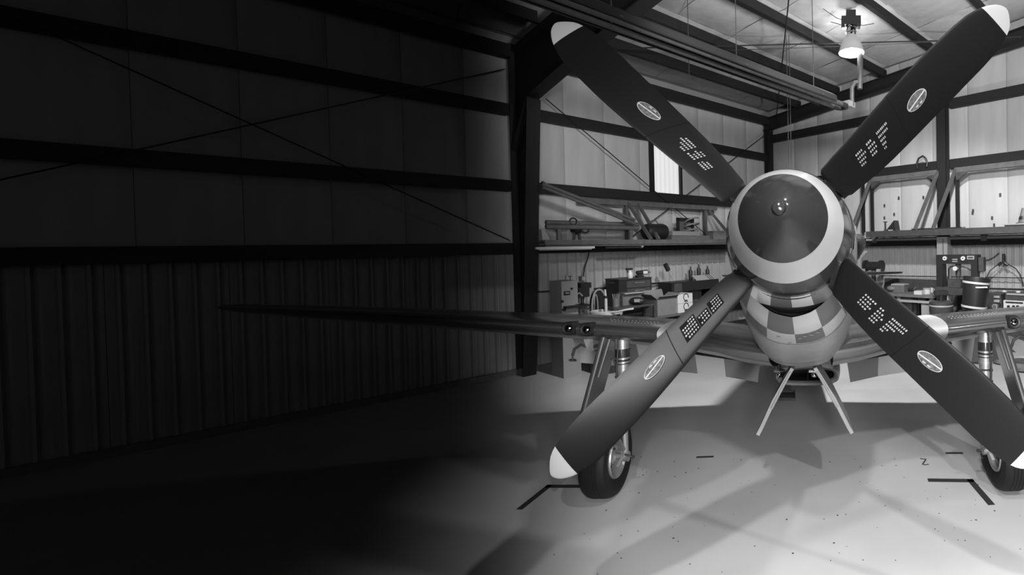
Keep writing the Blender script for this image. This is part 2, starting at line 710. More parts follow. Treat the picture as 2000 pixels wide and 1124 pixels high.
# --- spinner
prof = [(-.10, .338), (-.08, .338), (0, .329), (.1, .309), (.2, .279), (.21, .276), (.3, .245), (.36, .221), (.405, .1995), (.41, .197),
        (.47, .162), (.52, .127), (.565, .086), (.595, .052), (.61, .03)]
mats = []
for (a, _), (b, _) in zip(prof, prof[1:]):
    mid = (a + b) / 2
    mats.append(1 if .205 < mid < .4 else 2 if (.2 < mid < .206 or .4 < mid < .412) else 0)
mb = MB()
mb.lathe(HUB, NOSE, prof, 64, mats, cap0=True, cap1=True)
spinner = mb.build('spinner', [M_SPIN, M_RING, M_BLK], plane, smooth=True, angle=40)
mb = MB()
mb.lathe(HUB, NOSE, [(.590, .029), (.622, .029), (.634, .024), (.639, .012), (.64, .001)], 24, cap0=True)
mb.build('spinner_cap', M_SPIN, spinner, smooth=True)

# --- propeller blades
BT = [(.30, .060, -.060), (.335, .062, -.062), (.345, .088, -.066), (.36, .100, -.072), (.42, .106, -.076), (.5, .110, -.083), (.6, .117, -.092), (.7, .125, -.097),
      (.8, .1325, -.0985), (.9, .1397, -.099), (1.0, .146, -.0994), (1.1, .151, -.0999), (1.2, .1534, -.100), (1.3, .1526, -.0996),
      (1.4, .152, -.100), (1.5, .147, -.096), (1.55, .138, -.088), (1.60, .124, -.076), (1.61, .120, -.072), (1.635, .110, -.063), (1.66, .096, -.049), (1.68, .080, -.033), (1.695, .063, -.016), (1.706, .046, .0), (1.712, .032, .013)]


def interp(tab, x):
    if x <= tab[0][0]:
        return tab[0][1:]
    for a, b in zip(tab, tab[1:]):
        if x <= b[0]:
            t = (x - a[0]) / (b[0] - a[0])
            return tuple(p + (q - p) * t for p, q in zip(a[1:], b[1:]))
    return tab[-1][1:]


def beta(r):
    return radians(28 + 24 * max(0, 1.5 - r))


def blade_frame(ang, off):
    rad = cos(ang) * XX + sin(ang) * NUP
    tn = -sin(ang) * XX + cos(ang) * NUP

    def P(r, u, v, sc=1.0):
        return HUB + rad * (r * sc) + tn * (u + off) + NOSE * v
    return P


def blade_sec(r, c):
    """front-surface point at chord fraction c (0 = leading edge): u, v, plus thickness vector"""
    le, te = interp(BT, r)
    b = beta(r)
    u = le + (te - le) * c
    th = (0.42 if r < .33 else 0.125 if r < .4 else 0.105 - .05 * min(1, (r - .4) / 1.1)) * (le - te)
    prof = (c ** 0.5) * (1 - c) ** 0.75 * 1.75
    return u, u * tan(b), th * prof, b


CFR = [0, .012, .04, .09, .16, .26, .38, .52, .66, .80, .92, 1.0]


def shear(r, u):
    k = max(0, 1 - (r - .33) / .17) * .5 if r < .5 else .25 * max(0, min((r - 1.35) / .26, (1.76 - r) / .10, 1))
    return r + (.02 - u) * k


def blade(k, ang, off, sc):
    P0 = blade_frame(ang, off)

    def P(r, u, v, sc=1.0):
        return P0(shear(r, u), u, v, sc)
    rings = []
    for (r, _, _) in BT:
        ring = []
        for c in CFR:
            u, v, t, b = blade_sec(r, c)
            ring.append(P(r, u - sin(b) * t, v + cos(b) * t, sc))
        for c in CFR[-2:0:-1]:
            u, v, t, b = blade_sec(r, c)
            t *= -0.45
            ring.append(P(r, u - sin(b) * t, v + cos(b) * t, sc))
        rings.append(ring)
    mb = MB()
    it = [i for i, b in enumerate(BT) if b[0] == 1.61][0]
    mb.loft(rings[:it + 1], True, False, 0)
    mb.loft(rings[it:], False, True, 1)
    o = mb.build('propeller_blade', [M_BLADE, M_TIPW], plane, smooth=True, angle=50)

    def S(r, c, lift=0.002):
        u, v, t, b = blade_sec(r, c)
        t += lift
        return P(r, u - sin(b) * t, v + cos(b) * t, sc)
    return o, S


def cfrac(r, u):
    le, te = interp(BT, r)
    return min(.97, max(.03, (u - le) / (te - le)))


rt2 = radians(45)
BLADES = [('TR', rt2 - .004, -.015, 1.002), ('TL', rt2 + pi / 2, .033, 1.010), ('BL', rt2 + pi, -.019, .981), ('BR', rt2 + 1.5 * pi, 0.0, .995)]
STEN = [[(.52, .585, (4, 5, 4, 3)), (.60, .655, (3, 4, 4, 3)), (.68, .765, (8, 7, 4, 3, 2))],
        [(.52, .58, (5, 5, 4)), (.60, .655, (4, 3, 4, 3)), (.67, .76, (3, 5, 7, 6))],
        [(.50, .57, (5, 5, 4, 4)), (.59, .655, (4, 3, 4)), (.67, .76, (5, 6, 6, 6, 3))],
        [(.51, .59, (5, 4, 5, 4)), (.61, .67, (2, 3, 4, 3, 3)), (.69, .79, (8, 8, 5, 3, 2))]]
for k, (nm, ang, off, sc) in enumerate(BLADES):
    o, S = blade(k, ang, off, sc)
    # stencilled service lettering, rows along the blade
    mb = MB()
    rnd = random.Random(k)
    for (r0, r1, rows) in STEN[k]:
        nmax = max(rows)
        pitch = (r1 - r0) / max(nmax, 4)
        for j, cnt in enumerate(rows):
            cc0 = 0.30 + 0.085 * j
            for i in range(cnt):
                ra = r0 + pitch * i
                rb = ra + pitch * rnd.uniform(.45, .68)
                cc1 = cc0 + .042
                mb.add([S(ra, cc0), S(rb, cc0), S(rb, cc1), S(ra, cc1)], [(0, 1, 2, 3)])
    mb.build('stencil_lettering', M_STENCIL, o)
    if nm == 'BL':
        mb = MB()
        for (r0, r1, rows) in STEN[k]:
            c1 = .30 + .085 * len(rows)
            mb.add([S(r0 - .008, .27, .001), S(r1 + .004, .27, .001), S(r1 + .004, (.27 + c1) / 2, .001), S(r0 - .008, (.27 + c1) / 2, .001), S(r1 + .004, c1, .001), S(r0 - .008, c1, .001)], [(0, 1, 2, 3), (3, 2, 4, 5)])
        mb.build('stencil_patch', M_PATCH, o)
    # oval maker's badge
    mb = MB()
    rc, cc, ar, ac = 0.975, 0.47, 0.074, 0.135
    N = 28

    def oval(f, lift):
        return [S(rc + f * ar * cos(2 * pi * i / N), cc + f * ac * sin(2 * pi * i / N), lift) for i in range(N)]
    rings = [oval(1, .0025), oval(.93, .003), oval(.6, .003), oval(.3, .003)]
    mb.loft(rings[:2], False, False, 1)
    mb.loft(rings[1:], False, True, 0)
    pts = []
    for t in (-.97, -.5, 0, .5, .97):
        pts.append((rc + t * ar * .92, cc - .03 * t))
    for (a, b) in zip(pts, pts[1:]):
        w = .011
        mb.add([S(a[0], a[1] - w, .004), S(b[0], b[1] - w, .004), S(b[0], b[1] + w, .004), S(a[0], a[1] + w, .004)], [(0, 1, 2, 3)], 2)
    for t, h in ((-.2, .07), (.22, .07)):
        mb.add([S(rc + (t - .15) * ar, cc + h, .004), S(rc + (t + .15) * ar, cc + h, .004), S(rc + (t + .1) * ar, cc + h + .03, .004), S(rc + (t - .1) * ar, cc + h + .03, .004)], [(0, 1, 2, 3)], 1)
    mb.build('oval_badge', [M_BADGE, M_STENCIL, M_BADGEL], o)
    # cuff joint line
    mb = MB()
    for c0, c1 in zip(CFR[:-1], CFR[1:]):
        mb.add([S(.835, c0, .0008), S(.84, c0, .0008), S(.84, c1, .0008), S(.835, c1, .0008)], [(0, 1, 2, 3)])
    mb.build('cuff_joint', M_PATCH, o)

# --- fuselage
NA = 80        # verts around; 18 degree checks = 4 verts


def supr(phi, top, bot, w, n):
    """phi from straight down, positive to the right"""
    x, y = sin(phi), -cos(phi)
    h = -bot if y < 0 else top
    e = n if y < 0 else 2.1
    d = (abs(x / w) ** e + abs(y / h) ** e) ** (-1 / e)
    return x * d, y * d


def front_ring(phi):
    a = abs(phi)
    a = min(a, 2 * pi - a)
    dg = a * 180 / pi
    rho = interp([(0, .446), (14, .432), (26, .408), (45, .378), (65, .360), (85, .354), (180, .350)], dg)[0]
    s = interp([(0, .22), (26, .215), (60, .14), (180, .115)], dg)[0]
    return sin(phi) * rho, s, -cos(phi) * rho


SECT = [(.34, .372, -.50, .378, 2.1), (.45, .385, -.553, .39, 2.2), (.55, .395, -.588, .40, 2.3), (.64, .405, -.62, .405, 2.45), (.85, .42, -.695, .415, 2.7), (1.1, .435, -.775, .425, 2.9),
        (1.4, .45, -.85, .43, 3.0), (1.8, .46, -.90, .44, 2.9), (2.3, .47, -.91, .44, 2.6), (3.0, .50, -.90, .43, 2.4), (4.0, .55, -.80, .39, 2.2),
        (5.2, .50, -.62, .32, 2.1), (6.5, .40, -.42, .23, 2.0), (7.8, .33, -.22, .14, 2.0), (8.9, .28, -.05, .05, 2.0)]
phis = [2 * pi * i / NA for i in range(NA)]
rings = [[A(*front_ring(ph)) for ph in phis]]
ext = [0.02]
lipr = [A(front_ring(ph)[0] * 1.012, front_ring(ph)[1] + .02, front_ring(ph)[2] * 1.012) for ph in phis]
rings.append(lipr)
for (s, t, b, w, n) in SECT:
    rings.append([A(supr(ph, t, b, w, n)[0], s, supr(ph, t, b, w, n)[1]) for ph in phis])
mb = MB()
S_ROW = [0, 0, 1, 1, 2, 2]           # which check row each loft band belongs to


def chk(i, row):
    k = (i // 4)
    dg = i * 360 / NA
    d2 = dg if dg < 180 else dg - 360
    kk = int(math.floor(d2 / 18 + 1e-6))
    if abs(d2 + 2) > 92:
        return 0
    return 1 if (kk + row) % 2 == 0 else 2


n = NA
vs = [p for r in rings for p in r]
base = len(mb.v)
mb.v += vs
bandrow = {0: 0, 1: 0, 2: 0, 3: 1, 4: 1}
for k in range(len(rings) - 1):
    for i in range(n):
        j = (i + 1) % n
        mb.f.append((k * n + i, k * n + j, (k + 1) * n + j, (k + 1) * n + i))
        mb.m.append(chk(i, bandrow[k]) if k in bandrow else 0)
mb.f.append(tuple((len(rings) - 1) * n + i for i in range(n)))
mb.m.append(0)
fus = mb.build('fuselage', [M_ALUD, M_CHW, M_CHD], plane, smooth=True, angle=50)
# upper intake lip: from the spinner back-plate down to the top of the slot
mb = MB()
r0, r1, r2 = [], [], []
NI = 17
for i in range(-NI, NI + 1):
    ph = 2 * pi * i / NA
    r0.append(A(sin(ph) * .336, .085, -cos(ph) * .336))
    fr = front_ring(ph)
    if abs(i) < 6:
        f = (i / 6.0) ** 2
        rho = .392 * (1 - f) + .405 * f
        r1.append(A(sin(ph) * rho, .24 - .02 * f, -cos(ph) * rho))
        r2.append(A(sin(ph) * rho, .42, -cos(ph) * (rho + .03)))
    else:
        r1.append(A(fr[0] * 1.001, fr[1] + .002, fr[2] * 1.001))
        r2.append(A(fr[0] * .97, fr[1] + .05, fr[2] * .97))
m_ = len(r0)
mb.v += r0 + r1 + r2
for i in range(m_ - 1):
    kk = math.floor((i - NI) / 4 + 1e-6)
    mb.f.append((i, i + 1, m_ + i + 1, m_ + i))
    mb.m.append(1 if kk % 2 == 0 else 2)
    mb.f.append((m_ + i, m_ + i + 1, 2 * m_ + i + 1, 2 * m_ + i))
    mb.m.append(3)
mb.build('intake_upper_lip', [M_ALUD, M_CHW, M_CHD, M_VOID], fus, smooth=True)
# duct interior
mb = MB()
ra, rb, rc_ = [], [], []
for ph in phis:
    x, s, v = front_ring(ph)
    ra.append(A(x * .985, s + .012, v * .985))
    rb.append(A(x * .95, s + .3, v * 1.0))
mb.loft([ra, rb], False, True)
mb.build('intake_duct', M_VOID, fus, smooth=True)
# nose ring between the spinner and cowl
mb = MB()
mb.lathe(HUB, AFT, [(.104, .330), (.107, .347), (.118, .350), (.135, .351)], 64)
mb.build('nose_ring', M_SPIN, fus, smooth=True)
# panel joint and fasteners under the chin
for s in (1.25, 0.66):
    mb = MB()
    ring = []
    for i in range(-22, 23):
        ph = 2 * pi * i / NA
        t, b, w, nn = interp([(q[0],) + q[1:] for q in SECT], s)
        x, v = supr(ph, t, b, w, nn)
        ring.append((x, v))
    for (x0, v0), (x1, v1) in zip(ring, ring[1:]):
        mb.add([A(x0 * 1.003, s, v0 * 1.003), A(x1 * 1.003, s, v1 * 1.003), A(x1 * 1.003, s + .008, v1 * 1.004), A(x0 * 1.003, s + .008, v0 * 1.004)], [(0, 1, 2, 3)])
    mb.build('panel_joint', M_DGREY, fus)
for (x, s) in ((.06, .5), (.1, .5), (.14, .5), (-.1, .52), (.03, .53), (-.04, .62)):
    t, b, w, nn = interp(SECT, s)
    v = b * (1 - abs(x / w) ** nn) ** (1 / nn) - .002
    mb = MB()
    mb.obox(A(x, s, v), XX * .012, AFT * .004, NUP * .003)
    mb.build('fastener', M_BLK, fus)
# exhaust stacks
for sx in (-1, 1):
    for i in range(6):
        s = .78 + .165 * i
        w = interp(SECT, s)[2]
        mb = MB()
        mb.path([A(sx * (w - .04), s, .08), A(sx * (w + .015), s + .02, .075), A(sx * (w + .04), s + .08, .06), A(sx * (w + .05), s + .15, .045)], .03, 10)
        mb.build('exhaust_stack', M_DGREY, plane, smooth=True)
    mb = MB()
    mb.hexa([A(sx * .36, .62, .03), A(sx * .405, .62, .03), A(sx * .452, 1.80, .0), A(sx * .42, 1.80, .0),
             A(sx * .36, .62, .13), A(sx * .40, .62, .13), A(sx * .448, 1.80, .14), A(sx * .42, 1.80, .14)])
    mb.build('exhaust_fairing', M_MGREY, plane, merge=True)
# canopy, fin, tailplane
mb = MB()
rings = []
for s, h, w in ((2.35, .47, .26), (2.75, .80, .27), (3.2, .93, .27), (3.8, .86, .25), (4.5, .68, .18), (5.0, .52, .06)):
    rings.append([A(w * cos(a), s, .40 + (h - .40) * sin(a)) for a in [pi * i / 12 for i in range(13)]])
mb.loft(rings, True, True)
mb.build('canopy', mat('canopy_perspex', .05, .05, spec=.8), plane, smooth=True)
mb = MB()
for (s0, s1, v, w) in ((7.1, 9.3, .3, .06),):
    mb.loft([[A(x * .06, s, .3) for x, s in ((0, 7.1), (1, 7.7), (0, 9.3), (-1, 7.7))], [A(x * .02, s, 1.45) for x, s in ((0, 8.2), (1, 8.5), (0, 9.25), (-1, 8.5))]])
mb.build('tail_fin', M_ALUD, plane, merge=True)
for sx in (-1, 1):
    mb = MB()
    mb.loft([[A(sx * .1, s, .33 + y) for y, s in ((0, 7.7), (.05, 8.1), (0, 8.9), (-.05, 8.1))], [A(sx * 1.98, s, .35 + y) for y, s in ((0, 8.1), (.02, 8.3), (0, 8.7), (-.02, 8.3))]])
    mb.build('tailplane', M_ALUD, plane, merge=True)
# tail wheel on the floor
tw = A(0, 7.2, 0)
mb = MB()
mb.lathe((HUB.x - .06, tw.y, .155), XX, [(0, .08), (.0, .135), (.02, .155), (.10, .155), (.12, .135), (.12, .08)], 24)
mb.tube((HUB.x, tw.y, .155), A(0, 6.9, -.2), .03)
mb.build('tail_wheel', M_BLACK, plane, smooth=True)

# --- wings
WST = [(.25, 1.28, 4.06, -.72, -.76, .14, .20), (.50, 1.40, 4.04, -.69, -.74, .14, .20), (.75, 1.56, 4.0, -.65, -.71, .14, .19), (.95, 1.66, 3.96, -.63, -.68, .135, .182), (1.02, 1.70, 3.95, -.62, -.67, .13, .18), (1.26, 1.745, 3.92, -.60, -.65, .13, .165), (1.30, 1.748, 3.91, -.598, -.648, .13, .163),
       (1.6, 1.77, 3.88, -.57, -.62, .125, .15), (1.9, 1.795, 3.86, -.545, -.60, .125, .135), (2.3, 1.82, 3.80, -.515, -.57, .118, .128), (2.64, 1.84, 3.74, -.49, -.545, .112, .12),
       (3.3, 1.88, 3.6, -.44, -.50, .10, .105), (4.0, 1.92, 3.45, -.39, -.45, .09, .09), (4.8, 1.97, 3.28, -.335, -.39, .07, .07), (5.4, 2.0, 3.1, -.29, -.34, .05, .05), (5.6, 2.15, 2.95, -.278, -.31, .02, .02), (5.64, 2.35, 2.75, -.276, -.29, .004, .004)]
CW = [0, .004, .012, .03, .06, .12, .2, .3, .4, .52, .65, .8, .92, 1.0]


def fth(c):
    return sqrt(max(0, 1 - (1 - c / .4) ** 2)) if c < .4 else 1 - ((c - .4) / .6) ** 1.7


def wing_pt(sx, st, c, up):
    l, a, b, va, vb, hu, hd = st
    v = va + (vb - va) * c + (hu if up else -hd) * fth(c)
    return A(sx * l, a + (b - a) * c, v)


WING = {}
for sx in (-1, 1):
    mb = MB()
    rings = []
    for st in WST:
        rings.append([wing_pt(sx, st, c, True) for c in CW] + [wing_pt(sx, st, c, False) for c in CW[-2:0:-1]])
    n = len(rings[0])
    mb.v += [p for r in rings for p in r]
    for k in range(len(rings) - 1):
        l = (WST[k][0] + WST[k + 1][0]) / 2
        for i in range(n):
            j = (i + 1) % n
            mb.f.append((k * n + i, k * n + j, (k + 1) * n + j, (k + 1) * n + i))
            stripe = 1.0 < l < 1.27 and (i < 9 or i >= n - 4)
            low = 13 <= i < n - 4
            mb.m.append(1 if stripe else 2 if low else 0)
    mb.f.append(tuple((len(rings) - 1) * n + i for i in range(n)))
    mb.m.append(0)
    w = mb.build('wing', [M_ALU, M_STRIPE, M_ALUD], plane, smooth=True, angle=50)
    WING[sx] = w
    # gun ports in the leading edge
    for px, py in (((1115, 647), (1151, 646)) if sx < 0 else ((1976, 632),)):
        P = at(px, py, 4.30)
        l = abs(P.x - HUB.x)
        st = interp(WST, l)
        c = A(sx * l, st[0] + .005, st[2] - .0)
        mb = MB()
        mb.lathe(c, NOSE, [(-.12, .062), (.02, .060), (.034, .050), (.030, .034), (-.02, .030)], 24, [0, 0, 0, 0])
        mb.lathe(c, NOSE, [(-.05, .032), (-.02, .028)], 20, [0], cap1=True)
        mb.build('gun_port', M_BLK, w, smooth=True)
        mb = MB()
        mb.lathe(c, NOSE, [(-.05, .023), (.034, .023), (.040, .012), (.02, .009)], 16, cap0=True)
        mb.build('gun_muzzle', M_CHROME, w, smooth=True)
    # rows of rivets on the top skin
    mb = MB()
    for (l0, l1, c) in ((1.35, 1.75, .10), (1.35, 1.8, .14)):
        for i in range(14):
            l = l0 + (l1 - l0) * i / 13
            st = (l,) + tuple(interp(WST, l))
            q = wing_pt(sx, st, c, True)
            mb.obox(q, XX * .006, AFT * .006, NUP * .002)
    o = mb.build('rivets', M_LGREY, w)
    o['kind'] = 'stuff'
    # lowered flap, painted in squares
    mb = MB()
    e = [(.60, 0), (1.10, 1), (1.46, 0), (1.80, 1), (2.17, 0), (2.5, 1), (2.9, 0)] if sx < 0 else [(.45, 0), (.90, 1), (1.30, 0), (1.70, 1), (2.1, 0), (2.5, 1), (2.9, 0)]
    for i in range(len(e) - 1):
        l0, l1 = e[i][0], e[i + 1][0]

        def fl(l, f):
            st = interp(WST, l)
            s, v = st[1], st[3]
            ins = .09 * (f if l < .7 else 0)
            return A(sx * (l + ins), s - .16 + .28 * f, v - .06 - .575 * f * (1 - .10 * (l - .66)))
        a0, a1, b0, b1 = fl(l0, 0), fl(l1, 0), fl(l0, 1), fl(l1, 1)
        th = AFT * .02
        mb.hexa([b0 - th, b1 - th, b1 + th * .2, b0 + th * .2, a0 - th * 2, a1 - th * 2, a1 + th * 2, a0 + th * 2], e[i][1])
    mb.build('flap', [M_FLAPD, M_FLAPL], w)
    # main undercarriage
    X0 = HUB.x + sx * 1.81
    Xs = HUB.x + sx * 1.645
    gear = MB()
    gear.tube((Xs, GY + .0, .80), (Xs, GY, 1.12), .042, .052)
    gear.tube((Xs, GY, 1.12), (Xs, GY, 1.50), .060, .064)
    gear.tube((Xs, GY, .34), (Xs, GY, .82), .034, .034)
    for z in (1.14, 1.20, 1.235, 1.33, 1.38):
        gear.tube((Xs, GY, z), (Xs, GY, z + .016), .066, n=16)
    gear.tube((Xs, GY, .34), (X0 - sx * .02, GY, .34), .028)
    gear.tube((Xs - sx * .035, GY, .34), (Xs + sx * .03, GY, .34), .046, .04)
    gear.bar((Xs, GY - .03, .36), (Xs + sx * .03, GY - .09, .28), .03, .025, up=(1, 0, 0))
    leg = gear.build('landing_gear_leg', M_ALUD, plane, smooth=True)
    mb = MB()
    mb.tube((Xs, GY, 1.19), (Xs, GY, 1.33), .0625, n=16)
    mb.build('rubber_sleeve', M_BLK, leg, smooth=True)
    mb = MB()
    for z in (.98, 1.08):
        mb.tube((Xs - .05, GY - .05, z), (Xs + .05, GY - .05, z), .008)
    mb.path([(Xs - sx * .02, GY - .05, .38), (Xs - sx * .06, GY - .05, .365), (Xs - sx * .085, GY - .04, .35)], .008)
    mb.ell((Xs - sx * .09, GY - .04, .35), .014, .014, .014, 8, 6)
    mb.path([(Xs, GY - .06, 1.5), (Xs + sx * .03, GY - .07, 1.1), (Xs + sx * .02, GY - .06, .7), (Xs, GY - .04, .42)], .009)
    mb.build('brake_hose', M_BLK, leg, smooth=True)
    # torque scissors
    mb = MB()
    mb.bar((Xs, GY - .05, .78), (Xs - sx * .0, GY - .19, .60), .05, .02, up=(0, 1, 0))
    mb.bar((Xs, GY - .19, .60), (Xs, GY - .05, .42), .05, .02, up=(0, 1, 0))
    mb.build('torque_link', M_ALUD, leg)
    # wheel
    mb = MB()
    pr = [(-.085, .175), (-.10, .22), (-.118, .255), (-.122, .285), (-.108, .318), (-.085, .334), (-.06, .340)]
    for g in (-.045, -.015, .015, .045):
        pr += [(g - .006, .341), (g - .003, .336), (g + .003, .336), (g + .006, .341)]
    pr += [(.06, .340), (.085, .334), (.108, .318), (.122, .285), (.118, .255), (.10, .22), (.085, .175)]
    mb.lathe((X0, GY, .337), XX, pr, 48)
    tyre = mb.build('tyre', M_BLACK, plane, smooth=True, angle=30)
    mb = MB()
    for sd in (-1, 1):
        mb.lathe((X0, GY, .337), XX * sd, [(.088, .001), (.09, .03), (.07, .045), (.066, .06), (.035, .066), (.030, .118), (.062, .124), (.068, .134), (.060, .143), (.050, .150), (.092, .166), (.108, .171), (.110, .178), (.100, .184), (.09, .184)], 48)
        for i in range(10):
            a = 2 * pi * i / 10 + .3
            c = Vector((X0 + sd * .030, GY + cos(a) * .094, .337 + sin(a) * .094))
            mb.tube(c, c + XX * sd * .006, .018, n=10, mi=1)
    mb.build('wheel_rim', [M_ALUD, M_BLK], tyre, smooth=True, angle=40)
    # strut door: long polished panel outboard of the leg
    t0 = Vector((HUB.x + sx * 1.76, GY - .12, 1.46))
    b0 = Vector((HUB.x + sx * 2.02, GY - .16, .52))
    mb = MB()
    D2 = Vector((0, .34, 0))
    th = XX * sx * .012
    mb.hexa([b0 - th, b0 + th, b0 + D2 + th, b0 + D2 - th, t0 - th, t0 + th, t0 + D2 + th, t0 + D2 - th])
    mb.tube(t0 + Vector((0, -.005, 0)), b0 + Vector((0, -.005, 0)), .022, n=10)
    mb.tube(t0 + Vector((-sx * .05, .0, -.02)), (t0 + b0) / 2 + Vector((-sx * .08, 0, .12)), .018, n=10)
    mb.build('landing_gear_door', M_ALU, plane, smooth=True)
    # inner clamshell door
    h0 = Vector((HUB.x + sx * .10, 4.32, 1.14))
    h1 = Vector((HUB.x + sx * .42, 4.32, .55))
    D3 = Vector((sx * -.02, .50, 0))
    n_ = Vector((.88 * sx, 0, .47)) * .016
    mid = (h0 + h1) / 2 + n_ * .8
    mb = MB()

    def rr(p, dd):
        return [p - n_, p + n_, p + n_ + dd, p - n_ + dd]
    mb.loft([rr(h1, D3 * .72), rr(h1 + (h0 - h1) * .12, D3 * .95), rr(mid, D3), rr(h0, D3)])
    mb.tube(h0 + (h1 - h0) * .05, h0 + (h1 - h0) * .6, .012, n=8)
    mb.build('inner_gear_door', M_LGREY, plane, merge=True)
    # little chromed uplock seen in front of the scoop
    P = at(1522 if sx < 0 else 1590, 715, 4.6)
    mb = MB()
    mb.tube(P + ZZ * .12, P - ZZ * .05, .009)
    mb.tube(P - ZZ * .05 - XX * .05, P - ZZ * .05 + XX * .05, .016)
    mb.ell(P - ZZ * .085, .03, .03, .025)
    mb.build('uplock_hook', M_CHROME, plane, smooth=True)
    # pylon with sway braces
    lp = 2.02 if sx < 0 else 2.13
    st = interp(WST, lp)
    pz = A(sx * lp, st[0] + .55, st[2] - .15)
    mb = MB()
    mb.hexa([pz + Vector((-.03, -.2, -.05)), pz + Vector((.03, -.2, -.05)), pz + Vector((.035, .3, -.07)), pz + Vector((-.035, .3, -.07)),
             pz + Vector((-.045, -.24, .07)), pz + Vector((.045, -.24, .07)), pz + Vector((.045, .35, .05)), pz + Vector((-.045, .35, .05))])
    py = mb.build('bomb_rack', M_LGREY, plane, merge=True)
    for dy in (-.2, .25):
        for d in (-1, 1):
            mb = MB()
            c = pz + Vector((0, dy, -.01))
            mb.path([c + XX * d * .03, c + XX * d * .09 + ZZ * .02, c + XX * d * .15 - ZZ * .02, c + XX * d * .17 - ZZ * .08], .014)
            mb.tube(c + XX * d * .17 - ZZ * .08, c + XX * d * .17 - ZZ * .12, .008)
            mb.obox(c + XX * d * .17 - ZZ * .125, XX * .025, Vector((0, .02, 0)), Vector((d * .008, 0, .008)))
            mb.build('sway_brace', M_DGREY, py, smooth=True)
    # black strip standing in for the dark gap between wing and flap
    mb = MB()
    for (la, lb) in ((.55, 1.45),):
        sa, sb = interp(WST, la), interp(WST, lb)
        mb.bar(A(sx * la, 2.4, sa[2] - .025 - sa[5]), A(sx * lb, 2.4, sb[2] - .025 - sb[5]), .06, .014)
    mb.build('wing_gap_line', M_VOID, w)

# --- belly radiator scoop
mb = MB()


def oval_ring(s, cv, hw, hh, n=40, e=3.0):
    out = []
    for i in range(n):
        a = 2 * pi * i / n
        c, d = cos(a), sin(a)
        k = (abs(c) ** e + abs(d) ** e) ** (-1 / e)
        out.append(A(hw * c * k, s, cv + hh * d * k))
    return out


SV = -1.155
rings = [oval_ring(3.16, SV, .30, .062), oval_ring(3.10, SV, .325, .085), oval_ring(3.085, SV, .345, .10), oval_ring(3.12, SV, .36, .112), oval_ring(3.4, SV + .03, .38, .15),
         oval_ring(4.0, SV + .12, .38, .26), oval_ring(4.8, SV + .30, .32, .26), oval_ring(5.6, SV + .50, .22, .12)]
mb.loft(rings, False, True)
scoop = mb.build('radiator_scoop', M_ALUD, plane, smooth=True)
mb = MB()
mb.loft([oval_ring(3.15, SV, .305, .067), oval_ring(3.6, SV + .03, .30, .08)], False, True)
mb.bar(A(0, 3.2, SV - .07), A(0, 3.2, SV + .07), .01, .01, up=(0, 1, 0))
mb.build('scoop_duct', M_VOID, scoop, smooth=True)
mb = MB()
mb.hexa([A(-.30, 3.2, -1.06), A(.30, 3.2, -1.06), A(.32, 4.2, -.9), A(-.32, 4.2, -.9), A(-.36, 3.0, -.80), A(.36, 3.0, -.80), A(.34, 4.2, -.7), A(-.34, 4.2, -.7)])
mb.build('scoop_fairing', M_ALUD, plane, merge=True)
# ================================================================== LAMP, HEATER, CEILING THINGS
def hang_lamp(c, zroof):
    """c: centre of the shade's mouth"""
    c = Vector(c)
    t = thing('high_bay_lamp', 'glowing high bay lamp with bell shaped reflector hanging from a purlin', 'lamp', c)
    mb = MB()
    mb.lathe(c, ZZ, [(0, .232), (.012, .236), (.03, .225), (.10, .205), (.19, .165), (.27, .115), (.31, .095)], 32)
    mb.build('reflector_shade', M_GLASS, t, smooth=True)
    mb = MB()
    mb.lathe(c, ZZ, [(-.06, .001), (-.052, .08), (-.025, .17), (.006, .222), (.012, .224)], 28, cap0=False)
    mb.build('glowing_lens', M_BULB, t, smooth=True)
    mb = MB()
    mb.tube(c + ZZ * .30, c + ZZ * .47, .09, .085, n=20)
    mb.tube(c + ZZ * .36, c + ZZ * .375, .1, n=20)
    mb.tube(c + ZZ * .45, c + ZZ * .47, .1, n=20)
    mb.build('lamp_collar', M_CHROME, t, smooth=True)
    mb = MB()
    mb.obox(c + ZZ * .55, XX * .17, Vector((0, .10, 0)), ZZ * .075)
    mb.obox(c + ZZ * .68, XX * .085, Vector((0, .08, 0)), ZZ * .06)
    mb.obox(c + ZZ * .47 - XX * .14, XX * .03, Vector((0, .05, 0)), ZZ * .03)
    mb.obox(c + ZZ * .49 + XX * .13, XX * .035, Vector((0, .05, 0)), ZZ * .04)
    mb.build('ballast_housing', M_BLK, t)
    mb = MB()
    mb.tube(c + ZZ * .73, (c.x, c.y, zroof - .18), .008)
    mb.ell((c.x, c.y, zroof - .20), .05, .05, .05)
    mb.obox((c.x, c.y, zroof - .14), XX * .07, Vector((0, .05, 0)), ZZ * .03)
    mb.build('hanger_hook', M_BLK, t, smooth=True)
    mb = MB()
    a = Vector((c.x, c.y, zroof - .2))
    for d in (Vector((-.5, -.3, .1)), Vector((-.35, .25, .12)), Vector((.45, .35, .12))):
        mb.path([a, a + d * .5 - ZZ * .05, a + d], .006, 6)
    mb.path([a + XX * .03, a + Vector((.14, .02, -.12)), c + Vector((.12, 0, .62))], .006, 6)
    mb.build('power_cord', M_BLK, t)


lc = at(1663, 104, 8.8)
hang_lamp(lc, roof((lc - CORN).dot(V)))

